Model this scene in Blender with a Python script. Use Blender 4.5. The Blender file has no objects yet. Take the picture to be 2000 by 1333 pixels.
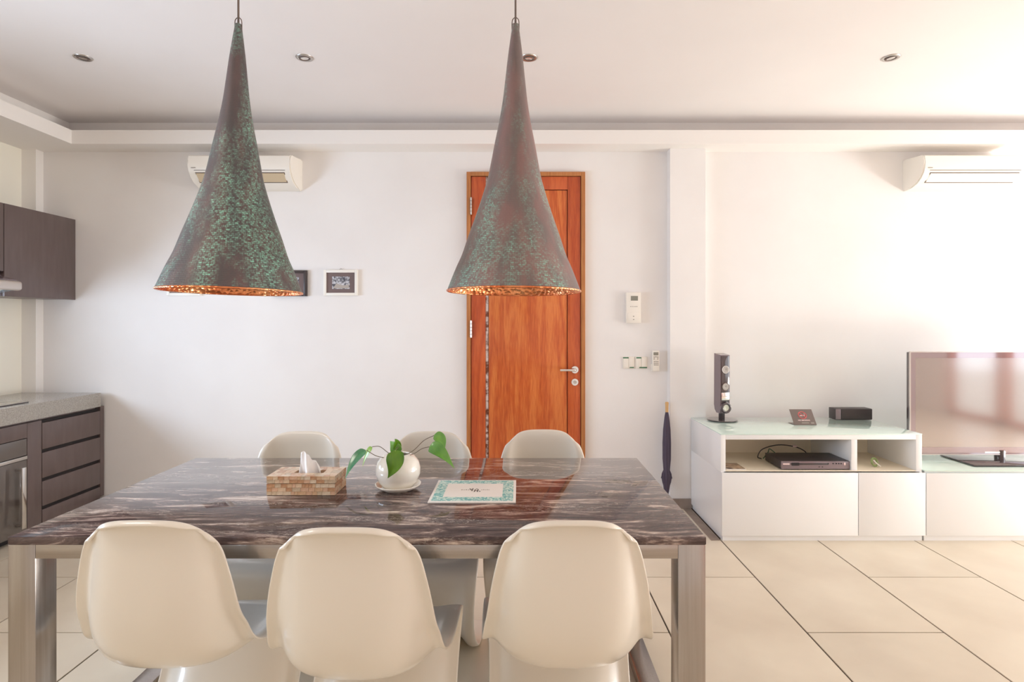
import bpy, bmesh, math, random
from mathutils import Vector, Matrix
PI = math.pi
R = math.radians
scene = bpy.context.scene
col = scene.collection
random.seed(7)

# ------------------------------------------------------------------ camera
F = 1152.0; VX, VY = 1012.0, 630.0; EYE = 1.333
cam_d = bpy.data.cameras.new('camera')
cam_d.sensor_width = 36.0
cam_d.lens = F / 2000.0 * 36.0
cam_d.shift_x = -(VX - 1000.0) / 2000.0
cam_d.shift_y = -(666.5 - VY) / 2000.0
cam_d.clip_start = 0.05
cam = bpy.data.objects.new('camera', cam_d)
col.objects.link(cam)
cam.location = (0, 0, EYE)
cam.rotation_euler = (PI / 2, 0, 0)
scene.camera = cam

# ------------------------------------------------------------------ colour management, world, daylight
scene.view_settings.view_transform = 'Standard'
scene.view_settings.look = 'None'
scene.view_settings.exposure = 0.51
scene.view_settings.gamma = 1.0
scene.view_settings.use_curve_mapping = False
scene.cycles.max_bounces = 10
scene.cycles.diffuse_bounces = 7
scene.cycles.glossy_bounces = 5
scene.cycles.sample_clamp_indirect = 6.0
scene.cycles.caustics_reflective = False
scene.cycles.caustics_refractive = False

world = bpy.data.worlds.new('daylight_sky')
scene.world = world
world.use_nodes = True
bg = world.node_tree.nodes['Background']
bg.inputs[0].default_value = (0.86, 0.93, 1.0, 1)
bg.inputs[1].default_value = 2.1


def area(name, loc, rot, sx, sy, power, color):
    d = bpy.data.lights.new(name, 'AREA')
    d.shape = 'RECTANGLE'
    d.size, d.size_y = sx, sy
    d.energy = power
    d.color = color
    o = bpy.data.objects.new(name, d)
    col.objects.link(o)
    o.location = loc
    o.rotation_euler = rot
    return o


# daylight through the glazed side on the right, the glazed front behind the camera and the kitchen window
area('daylight_right_glazing', (6.32, 2.75, 1.2), (0, R(90), 0), 2.3, 2.4, 34, (0.97, 0.985, 1.0))
area('terrace_bounce_right', (6.32, 2.65, 0.35), (0, R(130), 0), 0.6, 2.6, 108, (1.0, 0.985, 0.96))
area('daylight_kitchen_window', (-3.70, 2.0, 1.27), (0, R(-103), 0), 0.56, 2.2, 63, (0.62, 0.78, 1.0))

ck = area('added_kitchen_fill', (-2.2, 1.0, 2.74), (0, 0, 0), 0.5, 0.5, 10, (1.0, 0.90, 0.78))  # unseen warm fill light, added to lift the kitchen corner; no fitting there

# ------------------------------------------------------------------ materials
def srgb(r, g, b):
    def f(c):
        c /= 255.0
        return c / 12.92 if c <= 0.04045 else ((c + 0.055) / 1.055) ** 2.4
    return (f(r), f(g), f(b), 1.0)


def mat(name, rgb, rough=0.5, metal=0.0, coat=0.0, spec=0.5, var=None, vscale=4.0, bump=0.0, bscale=60.0, stretch=None, emit=None, trans=0.0, objrand=0.0, detail=4):
    m = bpy.data.materials.new(name)
    m.use_nodes = True
    nt = m.node_tree
    b = nt.nodes['Principled BSDF']
    c = srgb(*rgb)
    b.inputs['Base Color'].default_value = c
    b.inputs['Roughness'].default_value = rough
    b.inputs['Metallic'].default_value = metal
    b.inputs['Coat Weight'].default_value = coat
    b.inputs['Coat Roughness'].default_value = 0.06
    b.inputs['Specular IOR Level'].default_value = spec
    b.inputs['Transmission Weight'].default_value = trans
    tc = nt.nodes.new('ShaderNodeTexCoord')
    src = tc.outputs['Object']
    if stretch:
        mp = nt.nodes.new('ShaderNodeMapping')
        mp.inputs['Scale'].default_value = stretch
        nt.links.new(src, mp.inputs[0])
        src = mp.outputs[0]
    colout = None
    if var:
        n = nt.nodes.new('ShaderNodeTexNoise')
        n.inputs['Scale'].default_value = vscale
        n.inputs['Detail'].default_value = detail
        nt.links.new(src, n.inputs['Vector'])
        rp = nt.nodes.new('ShaderNodeValToRGB')
        rp.color_ramp.elements[0].position = 0.33
        rp.color_ramp.elements[1].position = 0.67
        rp.color_ramp.elements[0].color = srgb(*var)
        rp.color_ramp.elements[1].color = c
        nt.links.new(n.outputs['Fac'], rp.inputs[0])
        colout = rp.outputs[0]
    if objrand:
        oi = nt.nodes.new('ShaderNodeObjectInfo')
        hs = nt.nodes.new('ShaderNodeHueSaturation')
        mr = nt.nodes.new('ShaderNodeMapRange')
        mr.inputs['To Min'].default_value = 1 - objrand
        mr.inputs['To Max'].default_value = 1 + objrand
        nt.links.new(oi.outputs['Random'], mr.inputs[0])
        nt.links.new(mr.outputs[0], hs.inputs['Value'])
        if colout:
            nt.links.new(colout, hs.inputs['Color'])
        else:
            hs.inputs['Color'].default_value = c
        colout = hs.outputs[0]
    if colout:
        nt.links.new(colout, b.inputs['Base Color'])
    if bump:
        n2 = nt.nodes.new('ShaderNodeTexNoise')
        n2.inputs['Scale'].default_value = bscale
        n2.inputs['Detail'].default_value = 3
        nt.links.new(src, n2.inputs['Vector'])
        bp = nt.nodes.new('ShaderNodeBump')
        bp.inputs['Strength'].default_value = bump
        bp.inputs['Distance'].default_value = 0.01
        nt.links.new(n2.outputs['Fac'], bp.inputs['Height'])
        nt.links.new(bp.outputs[0], b.inputs['Normal'])
    if emit:
        b.inputs['Emission Color'].default_value = srgb(*rgb)
        b.inputs['Emission Strength'].default_value = emit
    return m


M = {}
M['wall'] = mat('painted_wall', (240, 237, 235), 0.85, spec=0.2, var=(235, 231, 229), vscale=1.7, bump=0.05, bscale=25)
M['ceiling'] = mat('painted_ceiling', (238, 233, 231), 0.9, spec=0.15, var=(234, 229, 227), vscale=1.2)
M['white_trim'] = mat('white_trim_paint', (242, 238, 234), 0.7, spec=0.3)
M['splash'] = mat('kitchen_splash_paint', (247, 243, 230), 0.4)
M['stone_base'] = mat('stone_skirting', (158, 142, 130), 0.5, var=(138, 122, 112), vscale=9)
M['grout'] = mat('floor_grout', (78, 66, 58), 0.9)
M['border'] = mat('floor_shade_tone', (158, 142, 128), 0.5, var=(140, 124, 112), vscale=12)  # brown tone standing in for the shade along the cabinet foot
M['white_lac'] = mat('white_lacquer', (240, 240, 240), 0.28, coat=0.3)
M['cream_in'] = mat('cream_shelf_lining', (240, 228, 206), 0.5)
M['glass_top'] = mat('back_painted_glass', (218, 240, 230), 0.07, coat=0.6)
M['dark_cab'] = mat('dark_brown_laminate', (104, 90, 88), 0.33, var=(97, 83, 80), vscale=30, stretch=(1, 1, 0.15), spec=0.5)
M['dark_gap'] = mat('shadow_gap_black', (30, 24, 24), 0.7)
M['granite'] = mat('grey_granite', (172, 168, 160), 0.16, var=(146, 140, 134), vscale=180, detail=2)
M['oven_glass'] = mat('smoked_oven_glass', (92, 84, 80), 0.08, coat=0.8)
M['steel'] = mat('brushed_steel', (178, 171, 166), 0.22, metal=1.0, bump=0.05, bscale=60, stretch=(30, 30, 0.6), var=(168, 160, 154), vscale=5)
M['steel_h'] = mat('brushed_steel_rail', (178, 171, 166), 0.22, metal=1.0, bump=0.05, bscale=60, stretch=(0.6, 30, 30), var=(168, 160, 154), vscale=5)
M['chrome'] = mat('chrome', (232, 230, 228), 0.10, metal=1.0)
M['satin'] = mat('satin_metal', (200, 196, 192), 0.3, metal=1.0)
M['black'] = mat('black_plastic', (62, 54, 54), 0.4)
M['gloss_black'] = mat('gloss_black_plastic', (74, 64, 66), 0.08, coat=0.8)
M['plastic'] = mat('white_plastic', (240, 234, 224), 0.4)
M['ac_tan'] = mat('tan_louvre', (205, 186, 156), 0.5)
M['line_dark'] = mat('dark_seam', (110, 94, 86), 0.6)
M['grey_print'] = mat('grey_print', (150, 142, 134), 0.6)
M['green_led'] = mat('green_marker', (70, 120, 90), 0.5)
M['lcd'] = mat('grey_lcd', (140, 138, 126), 0.3)
M['chair'] = mat('ivory_moulded_plastic', (229, 220, 206), 0.30, coat=0.45)
M['wood_frame'] = mat('amber_door_frame_wood', (192, 128, 74), 0.4, var=(170, 104, 56), vscale=6, stretch=(12, 12, 0.7))
M['post_wood'] = mat('orange_post_wood', (196, 104, 56), 0.4, var=(170, 80, 40), vscale=5, stretch=(10, 10, 0.6))
M['umb_cloth'] = mat('dark_violet_cloth', (78, 68, 84), 0.7, bump=0.2, bscale=40)
M['umb_wood'] = mat('pale_handle_wood', (206, 164, 108), 0.4)
M['tissue'] = mat('white_tissue', (253, 253, 255), 0.9)
M['pot'] = mat('glazed_white_ceramic', (244, 238, 228), 0.12, coat=0.6)
M['soil'] = mat('dark_soil', (92, 82, 66), 0.95, bump=0.6, bscale=120)
M['stem'] = mat('purple_green_stem', (112, 96, 76), 0.5)
M['paper'] = mat('white_paper', (242, 236, 230), 0.5)
M['ink'] = mat('dark_ink', (70, 64, 60), 0.6)
M['ink_pale'] = mat('pale_ink', (176, 166, 158), 0.6)
M['card'] = mat('brown_black_card', (112, 98, 92), 0.35)
M['red_print'] = mat('red_print', (214, 96, 96), 0.5)
M['pale_print'] = mat('pale_print', (240, 214, 210), 0.5)
M['cone_grey'] = mat('speaker_cone_grey', (170, 162, 156), 0.45, bump=0.3, bscale=300)
M['cone_pale'] = mat('speaker_cone_pale', (214, 214, 196), 0.35)
M['mauve'] = mat('mauve_gloss', (128, 112, 116), 0.2, coat=0.4)
M['silver_slope'] = mat('hood_silver', (205, 196, 190), 0.3, metal=0.6)
M['hood_glass'] = mat('hood_glass', (150, 176, 188), 0.05, coat=0.7)
M['frame_white'] = mat('white_picture_frame', (240, 236, 228), 0.4)
M['mount'] = mat('mauve_brown_mount', (116, 98, 96), 0.7)
M['frame_black'] = mat('black_picture_frame', (60, 50, 50), 0.4)
M['bulb'] = mat('opal_bulb', (240, 232, 214), 0.3)
M['cable_green'] = mat('pale_green_cable', (160, 180, 122), 0.5)
M['tan_photo'] = mat('magazine_print', (196, 168, 140), 0.25, var=(120, 96, 84), vscale=28)
M['outdoor_ground'] = mat('terrace_stone', (214, 206, 194), 0.8, var=(196, 188, 176), vscale=2)
M['outdoor_wall'] = mat('garden_wall_render', (226, 220, 212), 0.9)
M['hedge'] = mat('hedge_green', (110, 132, 84), 0.9, var=(70, 96, 52), vscale=9, bump=0.5, bscale=20)
M['sofa_grey'] = mat('grey_sofa_cloth', (150, 144, 142), 0.9)
M['red_cloth'] = mat('red_cloth', (196, 70, 56), 0.8)


def nodes_of(m):
    nt = m.node_tree
    return nt, nt.nodes['Principled BSDF']


# --- marble: dark brown with streaks running along the table
def marble():
    m = mat('streaked_brown_marble', (60, 46, 44), 0.04, coat=0.0, spec=0.42)
    nt, b = nodes_of(m)
    tc = nt.nodes.new('ShaderNodeTexCoord')
    mp = nt.nodes.new('ShaderNodeMapping'); mp.inputs['Scale'].default_value = (3.2, 18.0, 18.0)
    nt.links.new(tc.outputs['Object'], mp.inputs[0])
    w = nt.nodes.new('ShaderNodeTexNoise'); w.inputs['Scale'].default_value = 1.6; w.inputs['Detail'].default_value = 3
    nt.links.new(tc.outputs['Object'], w.inputs['Vector'])
    mx = nt.nodes.new('ShaderNodeVectorMath'); mx.operation = 'MULTIPLY_ADD'
    mx.inputs[1].default_value = (1.0, 1.0, 0.6)
    nt.links.new(w.outputs['Color'], mx.inputs[0]); nt.links.new(mp.outputs[0], mx.inputs[2])
    n1 = nt.nodes.new('ShaderNodeTexNoise'); n1.inputs['Scale'].default_value = 1.5; n1.inputs['Detail'].default_value = 11; n1.inputs['Roughness'].default_value = 0.72; n1.inputs['Distortion'].default_value = 0.6
    nt.links.new(mx.outputs[0], n1.inputs['Vector'])
    r1 = nt.nodes.new('ShaderNodeValToRGB')
    e = r1.color_ramp.elements
    e[0].position = 0.34; e[0].color = srgb(52, 38, 38)
    e[1].position = 0.70; e[1].color = srgb(240, 226, 212)
    for p, c in ((0.46, (76, 60, 58)), (0.54, (104, 86, 82)), (0.59, (166, 146, 136))):
        k = e.new(p); k.color = srgb(*c)
    nt.links.new(n1.outputs['Fac'], r1.inputs[0])
    # fine bright veins
    n2 = nt.nodes.new('ShaderNodeTexNoise'); n2.inputs['Scale'].default_value = 3.4; n2.inputs['Detail'].default_value = 6; n2.inputs['Roughness'].default_value = 0.6; n2.inputs['Distortion'].default_value = 1.4
    nt.links.new(mx.outputs[0], n2.inputs['Vector'])
    r2 = nt.nodes.new('ShaderNodeValToRGB')
    e = r2.color_ramp.elements
    e[0].position = 0.485; e[0].color = (0, 0, 0, 1)
    e[1].position = 0.515; e[1].color = (0, 0, 0, 1)
    k = e.new(0.5); k.color = (0.95, 0.95, 0.95, 1)
    nt.links.new(n2.outputs['Fac'], r2.inputs[0])
    # veins only in some bands
    n3 = nt.nodes.new('ShaderNodeTexNoise'); n3.inputs['Scale'].default_value = 0.8; n3.inputs['Detail'].default_value = 2
    nt.links.new(mp.outputs[0], n3.inputs['Vector'])
    r3 = nt.nodes.new('ShaderNodeValToRGB'); r3.color_ramp.elements[0].position = 0.45; r3.color_ramp.elements[1].position = 0.6
    nt.links.new(n3.outputs['Fac'], r3.inputs[0])
    mu = nt.nodes.new('ShaderNodeMath'); mu.operation = 'MULTIPLY'
    nt.links.new(r2.outputs[0], mu.inputs[0]); nt.links.new(r3.outputs[0], mu.inputs[1])
    mc = nt.nodes.new('ShaderNodeMix'); mc.data_type = 'RGBA'
    mc.inputs['B'].default_value = srgb(226, 212, 200)
    nt.links.new(mu.outputs[0], mc.inputs['Factor']); nt.links.new(r1.outputs[0], mc.inputs['A'])
    nt.links.new(mc.outputs['Result'], b.inputs['Base Color'])
    return m


M['marble'] = marble()


# --- door wood: long vertical grain, cathedral figure
def wood(name, c1, c2, c3, seed=0.0, rough=0.3):
    m = mat(name, c1, rough, coat=0.25)
    nt, b = nodes_of(m)
    tc = nt.nodes.new('ShaderNodeTexCoord')
    mp = nt.nodes.new('ShaderNodeMapping'); mp.inputs['Scale'].default_value = (9.0, 9.0, 0.75); mp.inputs['Location'].default_value = (seed, seed * 2, seed)
    nt.links.new(tc.outputs['Object'], mp.inputs[0])
    n1 = nt.nodes.new('ShaderNodeTexNoise'); n1.inputs['Scale'].default_value = 1.0; n1.inputs['Detail'].default_value = 3; n1.inputs['Distortion'].default_value = 0.5
    nt.links.new(mp.outputs[0], n1.inputs['Vector'])
    ml = nt.nodes.new('ShaderNodeMath'); ml.operation = 'MULTIPLY'; ml.inputs[1].default_value = 9.0
    nt.links.new(n1.outputs['Fac'], ml.inputs[0])
    fr = nt.nodes.new('ShaderNodeMath'); fr.operation = 'PINGPONG'; fr.inputs[1].default_value = 1.0
    nt.links.new(ml.outputs[0], fr.inputs[0])
    n2 = nt.nodes.new('ShaderNodeTexNoise'); n2.inputs['Scale'].default_value = 14; n2.inputs['Detail'].default_value = 4
    nt.links.new(mp.outputs[0], n2.inputs['Vector'])
    ad = nt.nodes.new('ShaderNodeMath'); ad.operation = 'MULTIPLY_ADD'; ad.inputs[1].default_value = 0.45
    nt.links.new(fr.outputs[0], ad.inputs[0]); nt.links.new(n2.outputs['Fac'], ad.inputs[2])
    rp = nt.nodes.new('ShaderNodeValToRGB')
    e = rp.color_ramp.elements
    e[0].position = 0.25; e[0].color = srgb(*c3)
    e[1].position = 0.98; e[1].color = srgb(*c2)
    k = e.new(0.6); k.color = srgb(*c1)
    nt.links.new(ad.outputs[0], rp.inputs[0])
    nt.links.new(rp.outputs[0], b.inputs['Base Color'])
    return m


M['door_panel'] = wood('orange_door_panel_wood', (196, 92, 38), (216, 122, 58), (170, 70, 26), 3.1)
M['door_stile'] = wood('red_door_stile_wood', (184, 78, 34), (202, 98, 46), (160, 62, 26), 8.7)


# --- floor tile
def tile_mat():
    m = mat('beige_limestone_tile', (228, 217, 197), 0.34, var=(214, 201, 181), vscale=2.2, objrand=0.05, spec=0.45)
    nt, b = nodes_of(m)
    return m


M['tile'] = tile_mat()


# --- patina copper for the pendant shades, in uv space (u = along circumference in m, v = height in m)
def patina(name, amount, base, green, seed=0.0):
    m = mat(name, base, 0.5, metal=0.25)
    nt, b = nodes_of(m)
    N = nt.nodes.new; L = nt.links.new
    tc = N('ShaderNodeTexCoord')
    nz = N('ShaderNodeTexNoise'); nz.inputs['Scale'].default_value = 45; nz.inputs['Detail'].default_value = 2
    L(tc.outputs['UV'], nz.inputs['Vector'])
    wob = N('ShaderNodeVectorMath'); wob.operation = 'MULTIPLY_ADD'; wob.inputs[1].default_value = (0.008, 0.003, 0)
    L(nz.outputs['Color'], wob.inputs[0]); L(tc.outputs['UV'], wob.inputs[2])
    br = N('ShaderNodeTexBrick')
    br.inputs['Scale'].default_value = 1.0
    br.inputs['Brick Width'].default_value = 0.0115
    br.inputs['Row Height'].default_value = 0.0062
    br.inputs['Mortar Size'].default_value = 0.0010
    br.inputs['Mortar Smooth'].default_value = 0.5
    br.inputs['Color1'].default_value = (1, 1, 1, 1); br.inputs['Color2'].default_value = (0.35, 0.35, 0.35, 1); br.inputs['Mortar'].default_value = (0, 0, 0, 1)
    L(wob.outputs[0], br.inputs['Vector'])
    # large vertical streak mask
    mp = N('ShaderNodeMapping'); mp.inputs['Scale'].default_value = (9, 9, 2.0); mp.inputs['Location'].default_value = (seed, seed, seed)
    L(tc.outputs['Object'], mp.inputs[0])
    ns = N('ShaderNodeTexNoise'); ns.inputs['Scale'].default_value = 1.0; ns.inputs['Detail'].default_value = 5; ns.inputs['Roughness'].default_value = 0.62
    L(mp.outputs[0], ns.inputs['Vector'])
    rs = N('ShaderNodeValToRGB'); rs.color_ramp.elements[0].position = 0.62 - amount; rs.color_ramp.elements[1].position = 0.80 - amount
    L(ns.outputs['Fac'], rs.inputs[0])
    nf = N('ShaderNodeTexNoise'); nf.inputs['Scale'].default_value = 110; nf.inputs['Detail'].default_value = 3
    L(tc.outputs['Object'], nf.inputs['Vector'])
    rf = N('ShaderNodeValToRGB'); rf.color_ramp.elements[0].position = 0.38; rf.color_ramp.elements[1].position = 0.58
    L(nf.outputs['Fac'], rf.inputs[0])
    m1 = N('ShaderNodeMath'); m1.operation = 'MULTIPLY'
    L(rs.outputs[0], m1.inputs[0]); L(br.outputs['Color'], m1.inputs[1])
    m2 = N('ShaderNodeMath'); m2.operation = 'MULTIPLY'
    L(m1.outputs[0], m2.inputs[0]); L(rf.outputs[0], m2.inputs[1])
    # base: brown to dark with violet-brown blotches
    nb = N('ShaderNodeTexNoise'); nb.inputs['Scale'].default_value = 2.3; nb.inputs['Detail'].default_value = 3
    L(mp.outputs[0], nb.inputs['Vector'])
    rb = N('ShaderNodeValToRGB'); rb.color_ramp.elements[0].position = 0.4; rb.color_ramp.elements[1].position = 0.66
    rb.color_ramp.elements[0].color = srgb(*base); rb.color_ramp.elements[1].color = srgb(base[0] + 20, base[1] + 4, base[2] + 3)
    L(nb.outputs['Fac'], rb.inputs[0])
    mc = N('ShaderNodeMix'); mc.data_type = 'RGBA'; mc.inputs['B'].default_value = srgb(*green)
    L(m2.outputs[0], mc.inputs['Factor']); L(rb.outputs[0], mc.inputs['A'])
    L(mc.outputs['Result'], b.inputs['Base Color'])
    bp = N('ShaderNodeBump'); bp.inputs['Strength'].default_value = 0.45; bp.inputs['Distance'].default_value = 0.003
    L(br.outputs['Color'], bp.inputs['Height']); L(bp.outputs[0], b.inputs['Normal'])
    return m


M['patina_green'] = patina('verdigris_copper', 0.205, (88, 82, 82), (150, 212, 190))
M['patina_grey'] = patina('brown_verdigris_copper', 0.19, (120, 106, 103), (142, 196, 178), 5.3)


def copper():
    m = mat('hammered_copper', (224, 136, 84), 0.3, metal=1.0)
    nt, b = nodes_of(m)
    tc = nt.nodes.new('ShaderNodeTexCoord')
    v = nt.nodes.new('ShaderNodeTexVoronoi'); v.inputs['Scale'].default_value = 70
    nt.links.new(tc.outputs['Object'], v.inputs['Vector'])
    bp = nt.nodes.new('ShaderNodeBump'); bp.inputs['Strength'].default_value = 0.9; bp.inputs['Distance'].default_value = 0.005
    nt.links.new(v.outputs['Distance'], bp.inputs['Height'])
    nt.links.new(bp.outputs[0], b.inputs['Normal'])
    n = nt.nodes.new('ShaderNodeTexNoise'); n.inputs['Scale'].default_value = 7
    nt.links.new(tc.outputs['Object'], n.inputs['Vector'])
    rp = nt.nodes.new('ShaderNodeValToRGB'); rp.color_ramp.elements[0].position = 0.36; rp.color_ramp.elements[1].position = 0.6
    rp.color_ramp.elements[0].color = srgb(216, 118, 72); rp.color_ramp.elements[1].color = srgb(250, 178, 126)
    nt.links.new(n.outputs['Fac'], rp.inputs[0]); nt.links.new(rp.outputs[0], b.inputs['Base Color'])
    return m


M['copper'] = copper()


def two_tone(name, c1, c2, scale, pos=0.5, rough=0.5, dist=0.0, kind='noise', soft=0.04):
    m = mat(name, c1, rough)
    nt, b = nodes_of(m)
    tc = nt.nodes.new('ShaderNodeTexCoord')
    t = nt.nodes.new('ShaderNodeTexNoise'); t.inputs['Scale'].default_value = scale; t.inputs['Detail'].default_value = 3; t.inputs['Distortion'].default_value = dist
    nt.links.new(tc.outputs['Object'], t.inputs['Vector'])
    rp = nt.nodes.new('ShaderNodeValToRGB')
    rp.color_ramp.elements[0].position = pos - soft; rp.color_ramp.elements[1].position = pos + soft
    rp.color_ramp.elements[0].color = srgb(*c1); rp.color_ramp.elements[1].color = srgb(*c2)
    nt.links.new(t.outputs['Fac'], rp.inputs[0]); nt.links.new(rp.outputs[0], b.inputs['Base Color'])
    return m


M['teal_damask'] = two_tone('teal_damask_print', (96, 178, 178), (214, 236, 226), 75, 0.5, 0.4, dist=1.6)
M['bw_photo'] = two_tone('black_and_white_photo', (70, 70, 80), (206, 206, 212), 70, 0.5, 0.4, soft=0.12)
M['inlay'] = two_tone('mottled_inlay_strip', (112, 62, 44), (206, 190, 184), 28, 0.50, 0.15, soft=0.1)


def leaf_mat(name, c1, c2, rough=0.32):
    m = mat(name, c1, rough, var=c2, vscale=24, stretch=(1, 1, 0.4), coat=0.2)
    nt, b = nodes_of(m)
    b.inputs['Subsurface Weight'].default_value = 0.0
    return m


M['leaf_deep'] = leaf_mat('deep_green_leaf', (100, 146, 26), (62, 110, 20))
M['leaf_mid'] = leaf_mat('mid_green_leaf', (120, 172, 78), (84, 142, 58))
M['leaf_light'] = leaf_mat('light_green_leaf', (172, 206, 88), (130, 176, 70))
M['leaf_blue'] = leaf_mat('blue_green_leaf', (96, 152, 104), (64, 122, 90), 0.22)
SHELL = [mat('shell_mosaic_' + n, c, 0.3, coat=0.3, var=v, vscale=90) for n, c, v in (
    ('cream', (238, 214, 184), (216, 184, 150)), ('sand', (228, 196, 160), (204, 162, 124)), ('brown', (214, 172, 134), (182, 130, 94)),
    ('pearl', (240, 222, 198), (214, 190, 160)), ('grey', (222, 204, 178), (192, 166, 134)), ('rose', (232, 198, 168), (208, 162, 130)))]
M['grout_mosaic'] = mat('mosaic_grout', (190, 158, 128), 0.7)

# ------------------------------------------------------------------ geometry helpers
W = {}          # world location of every object used as a parent


def link(o, parent=None):
    col.objects.link(o)
    if parent is not None:
        o.parent = parent


def thing(name, label, cat, loc=(0, 0, 0), group=None):
    o = bpy.data.objects.new(name, None)
    o.empty_display_size = 0.05
    link(o)
    o.location = loc
    W[o.name] = Vector(loc)
    o['label'] = label
    o['category'] = cat
    if group:
        o['group'] = group
    return o


def tag(o, label=None, cat=None, group=None, kind=None):
    if label: o['label'] = label
    if cat: o['category'] = cat
    if group: o['group'] = group
    if kind: o['kind'] = kind
    return o


def obj(name, bm, m, parent=None, smooth=False, local=False, label=None, angle=None):
    """link a bmesh given in world coordinates (or local to the parent when local=True)"""
    me = bpy.data.meshes.new(name)
    bmesh.ops.recalc_face_normals(bm, faces=bm.faces)
    if parent is not None and not local:
        off = W[parent.name]
        for v in bm.verts: v.co -= off
        wl = off
    elif parent is not None:
        wl = W[parent.name]
    elif not local:
        xs = [v.co.x for v in bm.verts]; ys = [v.co.y for v in bm.verts]; zs = [v.co.z for v in bm.verts]
        wl = Vector(((min(xs) + max(xs)) / 2, (min(ys) + max(ys)) / 2, min(zs)))
        for v in bm.verts: v.co -= wl
    else:
        wl = Vector((0, 0, 0))
    bm.to_mesh(me); bm.free()
    ms = m if isinstance(m, (list, tuple)) else [m]
    for q in ms: me.materials.append(q)
    if smooth:
        me.polygons.foreach_set('use_smooth', [True] * len(me.polygons))
        if angle:
            try: me.set_sharp_from_angle(angle=R(angle))
            except Exception: pass
    o = bpy.data.objects.new(name, me)
    link(o, parent)
    if parent is None: o.location = wl
    W[o.name] = Vector(wl)
    if label: o['label'] = label
    return o


def nb(): return bmesh.new()


def add_box(bm, x0, x1, y0, y1, z0, z1, bevel=0.0, seg=2, mi=0):
    r = bmesh.ops.create_cube(bm, size=1.0)
    vs = r['verts']
    for v in vs:
        v.co.x = x0 if v.co.x < 0 else x1
        v.co.y = y0 if v.co.y < 0 else y1
        v.co.z = z0 if v.co.z < 0 else z1
    fs = set(f for v in vs for f in v.link_faces)
    for f in fs: f.material_index = mi
    if bevel > 0:
        es = list(set(e for v in vs for e in v.link_edges))
        bmesh.ops.bevel(bm, geom=es, offset=bevel, segments=seg, affect='EDGES', profile=0.5)
    return bm


def box(name, x0, x1, y0, y1, z0, z1, m, parent=None, bevel=0.0, seg=2, label=None):
    return obj(name, add_box(nb(), min(x0, x1), max(x0, x1), min(y0, y1), max(y0, y1), min(z0, z1), max(z0, z1), bevel, seg), m, parent, smooth=bevel > 0, angle=35, label=label)


def struct(name, x0, x1, y0, y1, z0, z1, m, bevel=0.0):
    return tag(box(name, x0, x1, y0, y1, z0, z1, m, None, bevel), kind='structure')


def add_lathe(bm, prof, n=48, c=(0, 0), uv=None, a0=0.0, mat_=None, mi=0):
    """prof: list of (r, z); r == 0 ends are closed to a point"""
    rings = []
    for r, z in prof:
        if r < 1e-6:
            rings.append([bm.verts.new((c[0], c[1], z))])
        else:
            rings.append([bm.verts.new((c[0] + r * math.cos(a0 + 2 * PI * k / n), c[1] + r * math.sin(a0 + 2 * PI * k / n), z)) for k in range(n)])
    for i in range(len(rings) - 1):
        A, B = rings[i], rings[i + 1]
        for k in range(n):
            k2 = (k + 1) % n
            if len(A) == 1 and len(B) == 1: continue
            if len(A) == 1: f = bm.faces.new((A[0], B[k], B[k2]))
            elif len(B) == 1: f = bm.faces.new((A[k], B[0], A[k2]))
            else: f = bm.faces.new((A[k], B[k], B[k2], A[k2]))
            f.material_index = mi
            if uv is not None:
                for lp in f.loops:
                    co = lp.vert.co
                    kk = k
                    ang = math.atan2(co.y - c[1], co.x - c[0]) % (2 * PI)
                    ka = 2 * PI * k / n
                    if ang < ka - 0.01: ang += 2 * PI
                    lp[uv].uv = (ang / (2 * PI) * 0.95, co.z)
    return bm


def add_tube(bm, pts, r, n=8, caps=True, closed=False, mi=0):
    pts = [Vector(p) for p in pts]
    rr = r if isinstance(r, (list, tuple)) else [r] * len(pts)
    rings = []
    up = None
    N = len(pts)
    for i, p in enumerate(pts):
        if closed: t = pts[(i + 1) % N] - pts[(i - 1) % N]
        elif i == 0: t = pts[1] - p
        elif i == N - 1: t = p - pts[i - 1]
        else: t = pts[i + 1] - pts[i - 1]
        t.normalize()
        if up is None: up = Vector((0, 0, 1)) if abs(t.z) < 0.9 else Vector((1, 0, 0))
        s = t.cross(up).normalized(); up = s.cross(t).normalized()
        rings.append([bm.verts.new(p + rr[i] * (s * math.cos(2 * PI * k / n) + up * math.sin(2 * PI * k / n))) for k in range(n)])
    for i in range(N if closed else N - 1):
        A, B = rings[i], rings[(i + 1) % N]
        for k in range(n):
            bm.faces.new((A[k], A[(k + 1) % n], B[(k + 1) % n], B[k])).material_index = mi
    if caps and not closed:
        bm.faces.new(rings[0][::-1]); bm.faces.new(rings[-1])
    return bm


def smooth_pts(ctrl, n=8):
    P = [Vector(p) for p in ctrl]
    P = [P[0] * 2 - P[1]] + P + [P[-1] * 2 - P[-2]]
    out = []
    for i in range(1, len(P) - 2):
        for k in range(n):
            t = k / n
            a, b, c, d = P[i - 1], P[i], P[i + 1], P[i + 2]
            out.append(0.5 * ((2 * b) + (c - a) * t + (2 * a - 5 * b + 4 * c - d) * t * t + (-a + 3 * b - 3 * c + d) * t ** 3))
    out.append(P[-2])
    return out


def add_prism(bm, poly, axis, a, b, mi=0):
    """extrude a 2-D polygon along axis ('x': poly=(y,z), 'y': poly=(x,z), 'z': poly=(x,y))"""
    def mk(p, t):
        return {'x': (t, p[0], p[1]), 'y': (p[0], t, p[1]), 'z': (p[0], p[1], t)}[axis]
    A = [bm.verts.new(mk(p, a)) for p in poly]; B = [bm.verts.new(mk(p, b)) for p in poly]
    n = len(poly)
    for f in (bm.faces.new(A), bm.faces.new(B[::-1])): f.material_index = mi
    for k in range(n):
        bm.faces.new((A[k], A[(k + 1) % n], B[(k + 1) % n], B[k])).material_index = mi
    return bm


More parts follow.
